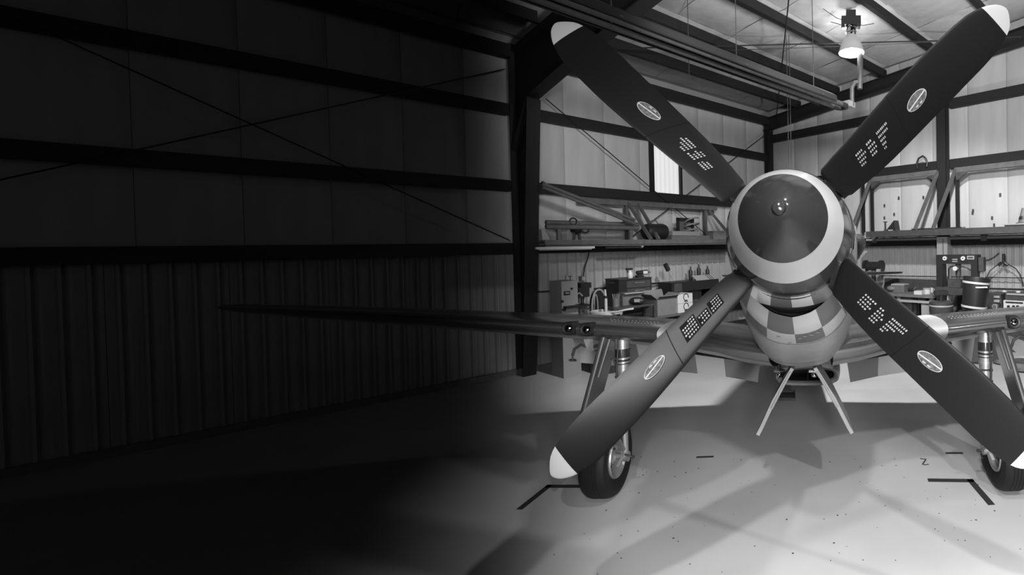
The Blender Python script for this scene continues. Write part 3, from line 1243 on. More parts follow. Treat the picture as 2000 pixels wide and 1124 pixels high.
# radiant tube heater slung under the purlins, with its exhaust pipe
HQ, HZ = 4.70, 4.66
pe = 3.15
t = thing('radiant_tube_heater', 'long dark radiant tube heater with hood hung below the ceiling, exhaust pipe at its end', 'heater', R(pe, HQ, HZ))
mb = MB()
for dq in (-.09, .09):
    mb.tube(R(pe, HQ + dq, HZ), R(11.5, HQ + dq, HZ), .045, n=14)
mb.build('burner_tube', M_DGREY, t, smooth=True)
mb = MB()
sec = [(-.19, -.03), (-.17, .06), (-.08, .12), (.08, .12), (.17, .06), (.19, -.03)]
mb.loft([[R(p, HQ + a, HZ + b) for a, b in sec] for p in (pe + .35, 11.5)], False, False, closed=False)
mb.loft([[R(p, HQ + a * 1.02, HZ + b + .012) for a, b in sec] for p in (pe + .35, 11.5)], False, False, closed=False)
mb.build('reflector_hood', M_BLK, t)
mb = MB()
mb.path([R(pe + .1, HQ - .09, HZ), R(pe - .05, HQ - .09, HZ), R(pe - .11, HQ - .05, HZ), R(pe - .11, HQ + .05, HZ), R(pe - .05, HQ + .09, HZ), R(pe + .1, HQ + .09, HZ)], .048, 12)
mb.build('return_bend', M_BLK, t, smooth=True)
b0 = at(1664, 208, 8.75)
mb = MB()
b1, b2, b3 = at(1664, 172, 8.75), at(1669, 162, 8.75), at(1678, 160, 8.75)
mb.path([b0, b1, b2, b3, at(1679, 150, 8.75)], .042, 10)
mb.tube(at(1679, 174, 8.75), at(1680, 148, 8.75), .05, n=12)
a_, b_ = at(1679, 104, 8.78), at(1676, 93, 10.3)
b_.z = roof((b_ - CORN).dot(V)) - .02
mb.path([at(1680, 150, 8.75), at(1680, 112, 8.75), a_, a_ + (b_ - a_) * .1, b_], .052, 12)
mb.build('exhaust_pipe', M_DGREY, t, smooth=True)
mb = MB()
mb.obox(at(1655, 205, 8.75), U * .10, V * .10, ZZ * .05)
mb.build('end_bracket', M_ALUD, t)
for i, p in enumerate((3.9, 5.6, 7.4, 9.4)):
    mb = MB()
    mb.tube(R(p, HQ, HZ + .12), R(p, HQ, roof(HQ) - .02), .006, n=6)
    mb.bar(R(p, HQ - .20, HZ + .0), R(p, HQ + .20, HZ + .0), .03, .012)
    mb.build('suspension_wire', M_DGREY, t)

# thin wires that hang from the roof in front of the corner
for i, (px, lab) in enumerate(((1539, 'thin double wire hanging from the roof down behind the spinner'), (1344, 'thin single wire hanging from the roof through the heater'))):
    w = at(px, 240 if i == 0 else 60, 9.5 if i == 0 else 8.0)
    zt = roof((w - CORN).dot(V))
    mb = MB()
    for d in ((0, .05) if i == 0 else (0,)):
        mb.tube((w.x + d, w.y, 2.6 if i == 0 else 5.0), (w.x + d, w.y, zt), .007, n=6)
    tag(mb.build('hanging_wire', M_DGREY), lab, 'wire')
mb = MB()
a, b = at(1372, 100, 9.0), at(1995, 72, 8.6)
mb.path([a, (a + b) / 2 - ZZ * .03, b], .006, 6)
tag(mb.build('overhead_wire', M_BLK), 'thin dark wire strung level across below the purlins behind the lamp', 'wire')


# ================================================================== LEFT WALL: RACK, BENCH
def LB(x0, y0, x1, y1, qf, d=.3, z0=None):
    """box whose front face (q = qf) fills a pixel rectangle: p0, p1, q0, q1, z0, z1"""
    xm, ym = (x0 + x1) / 2, (y0 + y1) / 2
    pa, pb = on_left(x0, ym, qf)[0], on_left(x1, ym, qf)[0]
    zt, zb = on_left(xm, y0, qf)[1], on_left(xm, y1, qf)[1]
    return [pb, pa, qf - d, qf, zb if z0 is None else z0, zt]


def RB(x0, y0, x1, y1, pf, d=.3, z0=None):
    xm, ym = (x0 + x1) / 2, (y0 + y1) / 2
    qa, qb = on_right(x0, ym, pf)[0], on_right(x1, ym, pf)[0]
    zt, zb = on_right(xm, y0, pf)[1], on_right(xm, y1, pf)[1]
    return [pf - d, pf, qa, qb, zb if z0 is None else z0, zt]


def base(b):
    return R((b[0] + b[1]) / 2, (b[2] + b[3]) / 2, b[4])


def sub(b, f0, f1, g0, g1, side, th=.01):
    """a thin plate on the room side of box b, in fractions of its face; side 'L' or 'R'"""
    z0, z1 = b[4] + (b[5] - b[4]) * g0, b[4] + (b[5] - b[4]) * g1
    if side == 'L':
        return [b[1] - (b[1] - b[0]) * f1, b[1] - (b[1] - b[0]) * f0, b[3], b[3] + th, z0, z1]
    return [b[1], b[1] + th, b[2] + (b[3] - b[2]) * f0, b[2] + (b[3] - b[2]) * f1, z0, z1]


def part(name, m, parent, b, bev=0.0):
    mb = MB()
    rbox(mb, *b)
    return mb.build(name, m, parent)


BZ = .92
# --- the bench along wall_left
t = thing('long_workbench', 'long dark workbench running along the corrugated wall behind the aircraft wing', 'workbench', R(3.0, .45, 0))
part('bench_top', M_WOOD, t, [.9, 5.4, .06, .68, BZ - .05, BZ])
for p in (1.0, 3.2, 5.3):
    for q in (.12, .62):
        part('leg', M_DGREY, t, [p - .04, p + .04, q - .04, q + .04, 0, BZ - .05])
part('lower_shelf', M_WOOD, t, [.95, 5.35, .1, .64, .25, .28])

# --- pallet rack hung on wall_left
t = thing('storage_rack', 'grey steel storage rack fixed high on the left wall with slanting braces', 'rack', R(3.0, .4, 2.3))
ZS = on_left(1330, 468, .72)[1]
pL, pR = on_left(1064, 468, .72)[0], on_left(1432, 469, .72)[0]
part('front_rail', M_STEEL2, t, [pR, pL, .68, .73, ZS - .09, ZS])
part('front_lip', M_STEEL2, t, [pR, pL, .73, .76, ZS - .12, ZS - .10])
part('wall_rail', M_STEEL2, t, [pR, pL, .08, .12, ZS - .09, ZS])
for q0 in (.13, .32, .51):
    part('shelf_board', M_WOOD, t, [pR, pL, q0, q0 + .16, ZS - .03, ZS])
zu = on_left(1300, 402, .10)[1]
part('upper_rail', M_STEEL2, t, [pR, on_left(1130, 395, .1)[0], .08, .16, zu - .05, zu + .05])
zm = on_left(1150, 435, .3)[1]
for (x, xb) in ((1226, 1272), (1246, 1287), (1386, 1432)):
    mb = MB()
    mb.bar(lz(x, 396 + (x - 1226) * .1, .14), R(on_left(xb, 468, .70)[0], .70, ZS), .06, .05)
    mb.build('brace', M_STEEL2, t)
for x in (1224, 1378):
    p = on_left(x, 430, .1)[0]
    part('upright', M_STEEL2, t, [p - .03, p + .03, .06, .13, ZS, zu])


def on_shelf(name, label, cat, x0, y0, x1, q, d, group=None):
    b = LB(x0, y0, x1, 468, q, d, z0=ZS)
    return thing(name, label, cat, base(b), group), b


# two long pipes lying along the rack and two leaning ones
for i, (ya, yb, q) in enumerate(((435, 436, .50), (443, 444, .62))):
    mb = MB()
    a, b = lz(1066, ya, q), lz(1247, yb, q)
    b.z = a.z
    mb.tube(a, b, .045, n=12)
    for w in (a + (b - a) * .12, a + (b - a) * .9):
        mb.obox(w - ZZ * ((w.z - ZS) / 2 + .02), U * .03, V * .03, ZZ * ((w.z - ZS) / 2 - .02))
    tag(mb.build('long_pipe', M_STEEL2, smooth=True), ('upper' if i == 0 else 'lower') + ' of two long level grey pipes propped along the left rack', 'pipe')
for i, dy in enumerate((0, 7)):
    a, b = lz(1058, 358 + dy, .80), lz(1240, 430 + dy, .74)
    mb = MB()
    mb.tube(a, b, .03, n=10)
    mb.tube(a, a + (b - a) * .02, .042, n=10)
    tag(mb.build('slanting_pole', M_STEEL2, smooth=True), ('upper' if i == 0 else 'lower') + ' of two pale poles slanting down from the column onto the left rack', 'pole')

t, b = on_shelf('valve_cluster', 'dark cluster of valves and hoses on the left rack nearest the column', 'valve', 1116, 436, 1146, .55, .2)
c = (base(b) + ZZ * (b[5] - b[4]))
mb = MB()
mb.ell(base(b) + ZZ * (.22), .12, .10, .10)
mb.tube(base(b) + ZZ * .0 - U * .06, base(b) + ZZ * .2 - U * .04, .02)
mb.tube(base(b) + ZZ * .0 + U * .06, base(b) + ZZ * .2 + U * .04, .02)
mb.build('valve_body', M_BLK, t, smooth=True)
for k in range(3):
    mb = MB()
    cc = base(b) + ZZ * (.20 + .07 * k) + V * .09 + U * (-.12 + .11 * k)
    mb.path([cc + (U * cos(a) + ZZ * sin(a)) * (.065) for a in [2 * pi * i / 14 for i in range(14)]], .016, 6, closed=True)
    mb.build('hose_loop', M_BLK if k != 1 else M_MGREY, t, smooth=True)

t, b = on_shelf('pale_bracket', 'pale angled bracket standing at the column end of the left rack', 'bracket', 1059, 449, 1073, .60, .2)
part('foot_plate', M_LGREY, t, [b[0], b[1], b[2], b[3], ZS, ZS + .05])
mb = MB()
pm = (b[0] + b[1]) / 2
mb.hexa([R(pm - .06, b[2], ZS + .05), R(pm + .06, b[2], ZS + .05), R(pm + .06, b[3], ZS + .05), R(pm - .06, b[3], ZS + .05),
         R(pm + .02, b[2], b[5]), R(pm + .07, b[2], b[5]), R(pm + .07, b[3], b[5]), R(pm + .02, b[3], b[5])])
mb.build('upright_arm', M_LGREY, t)

t, b = on_shelf('duffel_bag', 'black rounded duffel bag lying on the left rack beside the slanting braces', 'bag', 1268, 436, 1311, .62, .4)
cb = R((b[0] + b[1]) / 2, .42, ZS)
hh = (b[5] - b[4])
mb = MB()
rings = []
for f, k in ((0, .55), (.06, .85), (.2, 1), (.5, .94), (.8, 1), (.94, .85), (1, .55)):
    cc = cb + U * ((f - .5) * (b[1] - b[0])) + ZZ * hh * .5
    rings.append([cc + V * (.2 * k * cos(a)) + ZZ * (hh * .5 * k * sin(a) - (0 if sin(a) > 0 else 0)) for a in [2 * pi * i / 16 for i in range(16)]])
mb.loft(rings)
mb.build('bag_body', M_BLK, t, smooth=True)
mb = MB()
cc = cb + ZZ * hh
mb.path([cc + U * .12 - ZZ * .03, cc + U * .08 + ZZ * .05, cc - U * .02 + ZZ * .07, cc - U * .10 - ZZ * .02], .014, 6)
mb.build('bag_handle', M_MGREY, t, smooth=True)

t, b = on_shelf('picture_frame', 'empty thick black frame standing on the left rack behind a hose coil', 'frame', 1324, 426, 1356, .40, .06)
w = (b[1] - b[0])
part('frame_side', M_BLK, t, [b[1] - .05, b[1], b[2], b[3], ZS, b[5]])
part('frame_side', M_BLK, t, [b[0], b[0] + .07, b[2], b[3], ZS, b[5]])
part('frame_top', M_BLK, t, [b[0], b[1], b[2], b[3], b[5] - .07, b[5]])
part('frame_back', M_MGREY, t, [b[0] + .07, b[1] - .05, b[2], b[2] + .01, ZS, b[5] - .07])

t, b = on_shelf('flat_boards', 'low stack of pale flat boards on the left rack to the right of the bag', 'boards', 1312, 452, 1386, .64, .3)
hb = (b[5] - ZS) / 2
part('board', M_MGREY, t, [b[0], b[1], b[2], b[3], ZS, ZS + hb * .95])
part('board', M_LGREY, t, [b[0] + .25, b[1] - .04, b[2] + .04, b[3] - .03, ZS + hb, b[5]])
zc = b[5]
t = thing('hose_coil', 'coil of pale hose lying on the flat boards of the left rack', 'hose', R((b[0] + b[1]) / 2 - .1, .48, zc))
mb = MB()
c = R((b[0] + b[1]) / 2 - .15, .48, zc + .02)
pts = []
for i in range(48):
    a = 2 * pi * i / 20
    pts.append(c + U * (.17 * cos(a)) + V * (.12 * sin(a)) + ZZ * (.0 + .004 * i + .06 * (1 + sin(a)) * (i / 48)))
mb.path(pts, .018, 8)
mb.build('hose', M_LGREY, t, smooth=True)
b = LB(1393, 452, 1420, 468, .62, .25, ZS)
t = thing('small_carton', 'small plain carton at the spinner end of the left rack', 'carton', base(b))
part('carton_body', M_CARD, t, b)
part('carton_lid', M_MGREY, t, [b[0] - .005, b[1] + .005, b[2] - .005, b[3] + .005, b[5] - .03, b[5] + .005])
# fluorescent fitting and dark bar under the rack
b = LB(1048, 473, 1162, 477, .76, .06)
zr = ZS - .12
t = thing('strip_light', 'slim pale unlit strip light fixed under the left rack', 'lamp', R((b[0] + b[1]) / 2, .72, zr))
part('housing', M_WHITE, t, [b[0], b[1], .69, .75, zr - .04, zr])
part('tube_cover', M_LGREY, t, [b[0] + .05, b[1] - .05, .70, .74, zr - .06, zr - .04])
b = LB(1184, 475, 1254, 479, .76, .05)
t = thing('dark_rod', 'dark rod clipped under the left rack to the right of the strip light', 'rod', R((b[0] + b[1]) / 2, .72, zr))
mb = MB()
mb.tube(R(b[1], .72, zr - .03), R(b[0], .72, zr - .03), .022)
mb.build('rod_body', M_BLK, t, smooth=True)
mb = MB()
mb.tube(R(b[0], .72, zr - .03), R(b[0] - .05, .72, zr - .01), .03, .02)
mb.build('rod_tip', M_LGREY, t, smooth=True)

# --- cable, outlet, plate, conduits on wall_left
mb = MB()
mb.path([lz(1148, 479, .03), lz(1150, 495, .03), lz(1147, 508, .03), lz(1142, 522, .03), lz(1139, 541, .03)], .012, 6)
tag(mb.build('power_cable', M_BLK), 'black cable drooping down the corrugated wall from the rack to the outlet', 'cable')
b = LB(1136, 540, 1144, 549, .06, .06)
b[2] = -.08
t = thing('wall_outlet', 'small grey outlet box on the corrugated wall at the foot of the drooping cable', 'outlet', base(b))
part('box', M_MGREY, t, b)
part('cover', M_LGREY, t, sub(b, .1, .9, .1, .9, 'L'))
mb = MB()
mb.tube(lz(1139, 549, .0), lz(1139, 575, .0), .012)
mb.build('conduit', M_DGREY, t)
b = LB(1106, 538, 1119, 549, -.05, .02)
b[2] = -.10
t = thing('wall_sign', 'small pale plate marked with a dark T on the corrugated wall', 'sign', base(b))
part('plate', M_LGREY, t, b)
mb = MB()
rbox(mb, *sub(b, .28, .82, .72, .84, 'L', .006))
rbox(mb, *sub(b, .52, .64, .15, .72, 'L', .006))
o = mb.build('letter', M_BLK, t, merge=True)
mb = MB()
mb.bar(lz(1043, 571, .03), lz(1095, 568, .03), .02, .03)
tag(mb.build('wall_conduit', M_BLK), 'thin dark conduit on the corrugated wall between column and pale cabinet', 'conduit')
mb = MB()
mb.bar(lz(1160, 565, .03), lz(1312, 551, .03), .02, .04)
tag(mb.build('wall_conduit', M_BLK), 'dark conduit crossing the corrugated wall behind the tool chest', 'conduit')

# --- floor-standing pale cabinet (band saw)
b = LB(1097, 549, 1132, 612, 1.0, .45, 0)
t = thing('band_saw', 'pale band saw cabinet with black label and dark table beside the column', 'band saw', base(b))
h = b[5]
part('lower_body', M_LGREY, t, [b[0], b[1], b[2], b[3], 0, h * .52])
part('upper_body', M_LGREY, t, [b[0] + .03, b[1], b[2], b[3], h * .60, h])
part('column', M_LGREY, t, [b[1] - .14, b[1], b[2] + .05, b[3] - .05, h * .52, h * .60])
zz = on_left(1115, 598, 1.0)[1]
part('saw_table', M_BLK, t, [b[0] - .12, b[1] - .02, b[2] - .05, b[3] + .12, zz - .03, zz + .01])
l0 = LB(1101, 569, 1113, 577, 1.0)
part('label_plate', M_BLK, t, [l0[0], l0[1], b[3], b[3] + .008, l0[4], l0[5]])
l0 = LB(1104, 571, 1111, 574, 1.0)
part('label_print', M_LGREY, t, [l0[0], l0[1], b[3] + .008, b[3] + .011, l0[4], l0[5]])
for (x, y, r) in ((1097.5, 589, .022), (1116, 564, .018), (1101, 605, .03)):
    p, z = on_left(x, y, 1.0)
    mb = MB()
    mb.tube(R(p, b[3], z), R(p, b[3] + .025, z), r, n=14)
    mb.build('knob', M_BLK, t, smooth=True)

# --- drill press on the bench
b = LB(1126, 553, 1158, 606, .62, .4, BZ)
t = thing('drill_press', 'dark bench drill press on the workbench beside the pale band saw', 'drill press', base(b))
c = base(b)
H = b[5] - BZ
part('base_plate', M_DGREY, t, [b[0], b[1], b[2] + .05, b[3], BZ, BZ + .04])
mb = MB()
mb.tube(c - V * .08 + ZZ * .04, c - V * .08 + ZZ * H * .95, .035)
mb.build('column', M_ALUD, t, smooth=True)
mb = MB()
mb.obox(c + ZZ * H * .74 + V * .02, U * .10, V * .16, ZZ * .09)
mb.tube(c + V * .1 + ZZ * H * .62, c + V * .1 + ZZ * H * .36, .03)
mb.build('head', M_BLK, t)
mb = MB()
mb.tube(c + U * .02 - V * .12 + ZZ * H * .72, c + U * .02 - V * .12 + ZZ * H * 1.0, .075, n=16)
mb.build('motor', M_DGREY, t, smooth=True)
mb = MB()
mb.obox(c + ZZ * H * .92 - U * .06, U * .10, V * .14, ZZ * .05)
mb.build('belt_cover', M_BLK, t)
mb = MB()
for a in (0, 2.1, 4.2):
    cc = c - U * .11 + ZZ * H * .68
    mb.tube(cc, cc + (V * cos(a) + ZZ * sin(a)) * .14, .008)
mb.build('feed_handle', M_LGREY, t)
part('work_table', M_DGREY, t, [b[0] + .02, b[1] - .02, b[2] + .1, b[3], BZ + H * .25, BZ + H * .29])
b = LB(1112, 578, 1122, 598, .80, .1, zz + .012)
t = thing('small_clamp', 'small pale clamp standing on the dark table of the band saw', 'clamp', R((b[0] + b[1]) / 2, .98, zz + .01))
mb = MB()
c = R((b[0] + b[1]) / 2, .98, zz + .012)
mb.path([c, c + ZZ * .16 + U * .02, c + ZZ * .2 - U * .05, c + ZZ * .14 - U * .10], .016, 8)
mb.ell(c + ZZ * .012, .05, .05, .012)
mb.build('clamp_frame', M_LGREY, t, smooth=True)

# --- arched guard
b = LB(1156, 566, 1184, 606, .66, .12, BZ)
t = thing('arched_guard', 'dark arched machine guard with pale rim on the workbench', 'guard', base(b))
pm, hw = (b[0] + b[1]) / 2, (b[1] - b[0]) / 2
H = b[5] - BZ
arch = [(-1, 0), (-1, .45), (-.9, .68), (-.65, .88), (-.3, .98), (0, 1), (.3, .98), (.65, .88), (.9, .68), (1, .45), (1, 0)]
mb = MB()
mb.loft([[R(pm + hw * a * .92, b[2], BZ + H * z * .96) for a, z in arch], [R(pm + hw * a * .92, b[3] - .02, BZ + H * z * .96) for a, z in arch]])
mb.build('guard_plate', M_BLK, t)
mb = MB()
mb.path([R(pm + hw * a, b[3], BZ + H * z) for a, z in arch], .018, 8)
mb.path([R(pm + hw * (.45 + .25 * a), b[3], BZ + .02 + H * .8 * z) for a, z in arch], .010, 8)
mb.build('guard_rim', M_LGREY, t, smooth=True)

# --- drum with white hose coil and white pipe
c = on_floor(1184, 740)
c = at(1184, 613, 8.9)
dz = c.z - .03
t = thing('steel_drum', 'dark steel drum behind the wing with a white hose coil on its lid', 'drum', (c.x, c.y, 0))
mb = MB()
mb.lathe((c.x, c.y, 0), ZZ, [(0, .27), (.03, .285), (dz * .33, .285), (dz * .35, .295), (dz * .37, .285), (dz * .66, .285), (dz * .68, .295), (dz * .70, .285), (dz - .02, .285), (dz, .29), (dz, .27), (dz - .015, .26)], 28, cap0=True, cap1=True)
mb.build('drum_body', M_DGREY, t, smooth=True, angle=30)
mb = MB()
mb.tube((c.x + .12, c.y, dz - .015), (c.x + .12, c.y, dz + .0), .03)
mb.build('bung', M_MGREY, t)
mb = MB()
pts = []
for i in range(58):
    a = 2 * pi * i / 20
    pts.append(Vector((c.x + .265 * cos(a), c.y + .25 * sin(a), dz + .018 + .0011 * i)))
pts += [Vector((c.x + .30, c.y - .22, dz + .09)), Vector((c.x + .45, c.y - .2, dz + .12)), Vector((c.x + .56, c.y - .15, dz + .13))]
mb.path(pts, .018, 8)
tag(mb.build('white_hose', M_WHITE, smooth=True), 'white hose coiled on the drum lid behind the left wing', 'hose')
t = thing('white_pipe', 'white pipe with dark collar standing upright inside the white hose coil', 'pipe', (c.x, c.y, dz))
a1 = at(1183, 566, c.y)
mb = MB()
mb.tube((c.x, c.y, dz - .014), (c.x, c.y, dz + (a1.z - dz) * .68), .026, n=12)
mb.tube((c.x, c.y, dz + (a1.z - dz) * .74), (c.x - .01, c.y, a1.z), .016, n=12)
mb.build('tube', M_WHITE, t, smooth=True)
mb = MB()
mb.tube((c.x, c.y, dz + (a1.z - dz) * .66), (c.x, c.y, dz + (a1.z - dz) * .76), .034, n=12)
mb.build('collar', M_BLK, t, smooth=True)

# --- tool chest with things on it
b = LB(1209, 545, 1273, 606, .64, .5, BZ)
t = thing('tool_chest', 'tall black tool chest on the workbench against the corrugated wall', 'tool chest', base(b))
part('chest_body', M_BLK, t, b)
part('chest_top', M_DGREY, t, [b[0] - .01, b[1] + .01, b[2], b[3] + .015, b[5], b[5] + .015])
for k in range(4):
    d = part('drawer', M_DGREY, t, sub(b, .22, .95, .07 + .225 * k, .07 + .225 * k + .2, 'L', .015))
    s = sub(b, .45, .75, .07 + .225 * k + .12, .07 + .225 * k + .15, 'L', .015)
    s[2] += .015
    s[3] += .022
    part('handle', M_MGREY, d, s)
mb = MB()
x = b[1]
mb.path([R(x, .5, b[5] - .06), R(x + .08, .5, b[5] - .06), R(x + .08, .35, b[5] - .06), R(x, .35, b[5] - .06)], .012, 6)
mb.build('side_handle', M_BLK, t)
zt = b[5] + .016
c = R(on_left(1231, 540, .55)[0], .55, zt)
t = thing('spray_bottle', 'white spray bottle with black trigger on the tool chest', 'bottle', c)
mb = MB()
mb.lathe(c, ZZ, [(0, .045), (.01, .05), (.10, .05), (.14, .025), (.16, .02)], 16, cap0=True)
mb.build('bottle_body', M_WHITE, t, smooth=True)
mb = MB()
mb.obox(c + ZZ * .185 + U * .02, U * .07, V * .02, ZZ * .02)
mb.obox(c + ZZ * .15 + U * .06, U * .008, V * .01, ZZ * .035)
mb.build('trigger_head', M_BLK, t)
c = R(on_left(1254, 540, .55)[0], .55, zt)
t = thing('cordless_drill', 'black cordless drill with a white side lying on the tool chest', 'drill', c)
mb = MB()
mb.tube(c + ZZ * .10 - U * .12, c + ZZ * .10 + U * .12, .05, .04, n=12)
mb.obox(c + ZZ * .05 + U * .06, U * .03, V * .03, ZZ * .05)
mb.obox(c + ZZ * .025 + U * .06, U * .07, V * .045, ZZ * .025)
mb.build('drill_body', M_BLK, t)
mb = MB()
mb.tube(c + ZZ * .10 - U * .12, c + ZZ * .10 - U * .20, .025, .012, n=10)
mb.build('chuck', M_MGREY, t, smooth=True)
mb = MB()
mb.obox(c + ZZ * .10 - U * .05 + V * .046, U * .05, V * .008, ZZ * .03)
mb.build('side_sticker', M_WHITE, t)

# --- clutter in front of the chest
b = LB(1212, 567, 1244, 582, .98, .3)
t = thing('supply_trolley', 'dark supply trolley standing in front of the tool chest', 'trolley', R((b[0] + b[1]) / 2, .98, 0))
tz = on_left(1225, 596, 1.0)[1]
part('tray', M_DGREY, t, [b[0] - .25, b[1] + .3, .84, 1.25, tz - .04, tz])
for dp in (b[0] - .22, b[1] + .27):
    for q in (.87, 1.22):
        part('leg', M_DGREY, t, [dp - .02, dp + .02, q - .02, q + .02, 0, tz - .04])
hh = b[5] - tz
c0 = [b[0] - .05, b[1], .86, 1.05, tz, tz + hh * .85]
t = thing('grey_carton', 'dull grey carton on the trolley in front of the tool chest', 'carton', base(c0))
part('carton_body', M_MGREY, t, c0)
part('carton_flap', M_LGREY, t, [c0[0], c0[1], c0[3], c0[3] + .08, c0[5] - .02, c0[5]])
c0 = base([b[0] - .1, b[1] - .02, 1.1, 1.22, tz, tz])
t = thing('tool_bag', 'dark soft tool bag with a pale patch on the trolley', 'bag', c0)
mb = MB()
mb.ell(c0 + ZZ * .075, .16, .09, .075)
mb.build('bag_body', M_BLK, t, smooth=True)
mb = MB()
mb.obox(c0 + ZZ * .09 + Vector((.03, -.085, 0)), XX * .05, Vector((0, .012, 0)), ZZ * .03)
mb.build('pale_patch', M_LGREY, t)
c0 = base([b[1] + .05, b[1] + .25, .95, 1.2, tz, tz])
t = thing('coffee_can', 'dark can of loose tools at the drum end of the trolley', 'can', c0)
mb = MB()
mb.lathe(c0, ZZ, [(0, .065), (.15, .065), (.15, .058), (.02, .056)], 18, cap0=True)
mb.build('can_body', M_MGREY, t, smooth=True, angle=30)
mb = MB()
for k in range(4):
    mb.tube(c0 + ZZ * .02 + XX * (.02 * k - .03), c0 + ZZ * .24 + XX * (.04 * k - .06), .007)
o = mb.build('loose_tools', M_LGREY, t)
o['kind'] = 'stuff'

# --- open cardboard box, two white cartons
b = LB(1284, 583, 1320, 616, 1.15, .42)
t0 = thing('packing_table', 'low dark table carrying the cardboard box and white cartons', 'table', R((b[0] + b[1]) / 2 - .2, .9, 0))
tz = b[4]
part('table_top', M_WOOD, t0, [b[0] - .75, b[1] + .2, .70, 1.2, tz - .04, tz])
for p in (b[0] - .7, b[1] + .15):
    for q in (.74, 1.16):
        part('leg', M_DGREY, t0, [p - .03, p + .03, q - .03, q + .03, 0, tz - .04])
t = thing('cardboard_box', 'open brown cardboard box with spread flaps in front of the white cartons', 'box', base(b))
th = .012
part('box_floor', M_CARD, t, [b[0], b[1], b[2], b[3], b[4], b[4] + th])
part('box_side', M_CARD, t, [b[0], b[1], b[3] - th, b[3], b[4] + th, b[5]])
part('box_side', M_CARD, t, [b[0], b[1], b[2], b[2] + th, b[4] + th, b[5]])
part('box_side', M_CARD, t, [b[0], b[0] + th, b[2] + th, b[3] - th, b[4] + th, b[5]])
part('box_side', M_CARD, t, [b[1] - th, b[1], b[2] + th, b[3] - th, b[4] + th, b[5]])
for (a0, a1, dd) in ((R(b[0], b[3], b[5]), R(b[1], b[3], b[5]), V * .10 + ZZ * .06), (R(b[0], b[2], b[5]), R(b[1], b[2], b[5]), V * -.06 + ZZ * .15),
                     (R(b[1], b[2], b[5]), R(b[1], b[3], b[5]), U * .13 + ZZ * .10), (R(b[0], b[2], b[5]), R(b[0], b[3], b[5]), U * -.12 + ZZ * .08)):
    mb = MB()
    nn = (a1 - a0).cross(dd).normalized() * .005
    mb.hexa([a0 - nn, a1 - nn, a1 + nn, a0 + nn, a0 + dd - nn, a1 + dd - nn, a1 + dd + nn, a0 + dd + nn])
    mb.build('box_flap', M_CARD, t)
w0 = LB(1324, 592, 1353, 617, 1.12, .36, tz)
hgt = on_left(1338, 592, 1.12)[1] - tz
for k in range(2):
    bb = [w0[0], w0[1], w0[2], w0[3], tz + hgt * k, tz + hgt * (k + 1) - .003]
    t = thing('white_carton', ('upper' if k else 'lower') + ' of two stacked white cartons with a ring mark', 'carton', base(bb), 'stacked white cartons')
    part('carton_body', M_WHITE, t, bb)
    pm = bb[0] + (bb[1] - bb[0]) * .45
    mb = MB()
    zc = (bb[4] + bb[5]) / 2 + hgt * .12
    mb.path([R(pm + .06 * cos(a), bb[3] + .002, zc + .07 * sin(a)) for a in [pi * 1.35 + 2 * pi * .86 * i / 20 for i in range(21)]], .009, 6)
    mb.build('ring_mark', M_BLK, t)
    part('small_print', M_BLK, t, sub(bb, .42, .68, .12, .22, 'L', .003))
    part('carton_seam', M_LGREY, t, sub(bb, .0, 1.0, .955, .975, 'L', .002))

# --- dark shear/press with papers, and bottles
b = LB(1312, 549, 1404, 567, .66, .5)
t = thing('sheet_metal_shear', 'black sheet metal shear with a lever and papers on the workbench near the spinner', 'shear', base([b[0], b[1], b[2], b[3], BZ, BZ]))
part('shear_bed', M_BLK, t, b)
for f in (.08, .9):
    p = b[0] + (b[1] - b[0]) * f
    part('leg', M_BLK, t, [p - .05, p + .05, b[2] + .05, b[3] - .05, BZ, b[4]])
part('shear_drum', M_DGREY, t, [b[1] - .22, b[1] - .02, b[3], b[3] + .06, b[4] + .01, b[5] - .02])
mb = MB()
l0, l1 = lz(1314, 546, .5), lz(1303, 524, .5)
mb.tube(l0, l1, .012)
mb.build('lever', M_LGREY, t)
mb = MB()
d = (l1 - l0).normalized()
mb.tube(l1 - d * .06, l1 + d * .1, .05, n=10)
mb.build('lever_grip', M_BLK, t, smooth=True)
zb = b[5]
pp = [on_left(1398, 548, .6)[0], on_left(1360, 548, .6)[0], .35, .66, zb, zb]
t = thing('paper_folder', 'pale folder with striped edge leaning on the black shear', 'papers', base(pp))
mb = MB()
mb.hexa([R(pp[0], .62, zb), R(pp[1], .62, zb), R(pp[1], .60, zb), R(pp[0], .60, zb), R(pp[0] + .05, .50, zb + .11), R(pp[1] + .05, .50, zb + .11), R(pp[1] + .05, .48, zb + .11), R(pp[0] + .05, .48, zb + .11)])
mb.build('cover', M_LGREY, t)
for k in range(3):
    mb = MB()
    q = pp[0] + .05 + .06 * k
    mb.hexa([R(q, .624, zb), R(q + .02, .624, zb), R(q + .02, .621, zb), R(q, .621, zb), R(q + .05, .504, zb + .11), R(q + .07, .504, zb + .11), R(q + .07, .501, zb + .11), R(q + .05, .501, zb + .11)])
    mb.build('stripe', M_BLK, t)
for k, (x, y0) in enumerate(((1349, 519), (1365, 514), (1382, 518))):
    c = R(on_left(x, 538, .26)[0], .26, zb)
    h = on_left(x, y0, .26)[1] - zb
    t = thing('dark_bottle', ('leftmost', 'middle', 'rightmost')[k] + ' of three tall dark bottles behind the papers on the shear', 'bottle', c, 'bottles on the shear')
    mb = MB()
    mb.lathe(c, ZZ, [(0, .042), (.01, .045), (h * .6, .045), (h * .75, .018), (h * .93, .016)], 14, cap0=True)
    mb.build('bottle_body', M_BLK, t, smooth=True)
    mb = MB()
    mb.tube(c + ZZ * h * .92, c + ZZ * h, .02, n=12)
    mb.build('bottle_cap', M_LGREY, t, smooth=True)

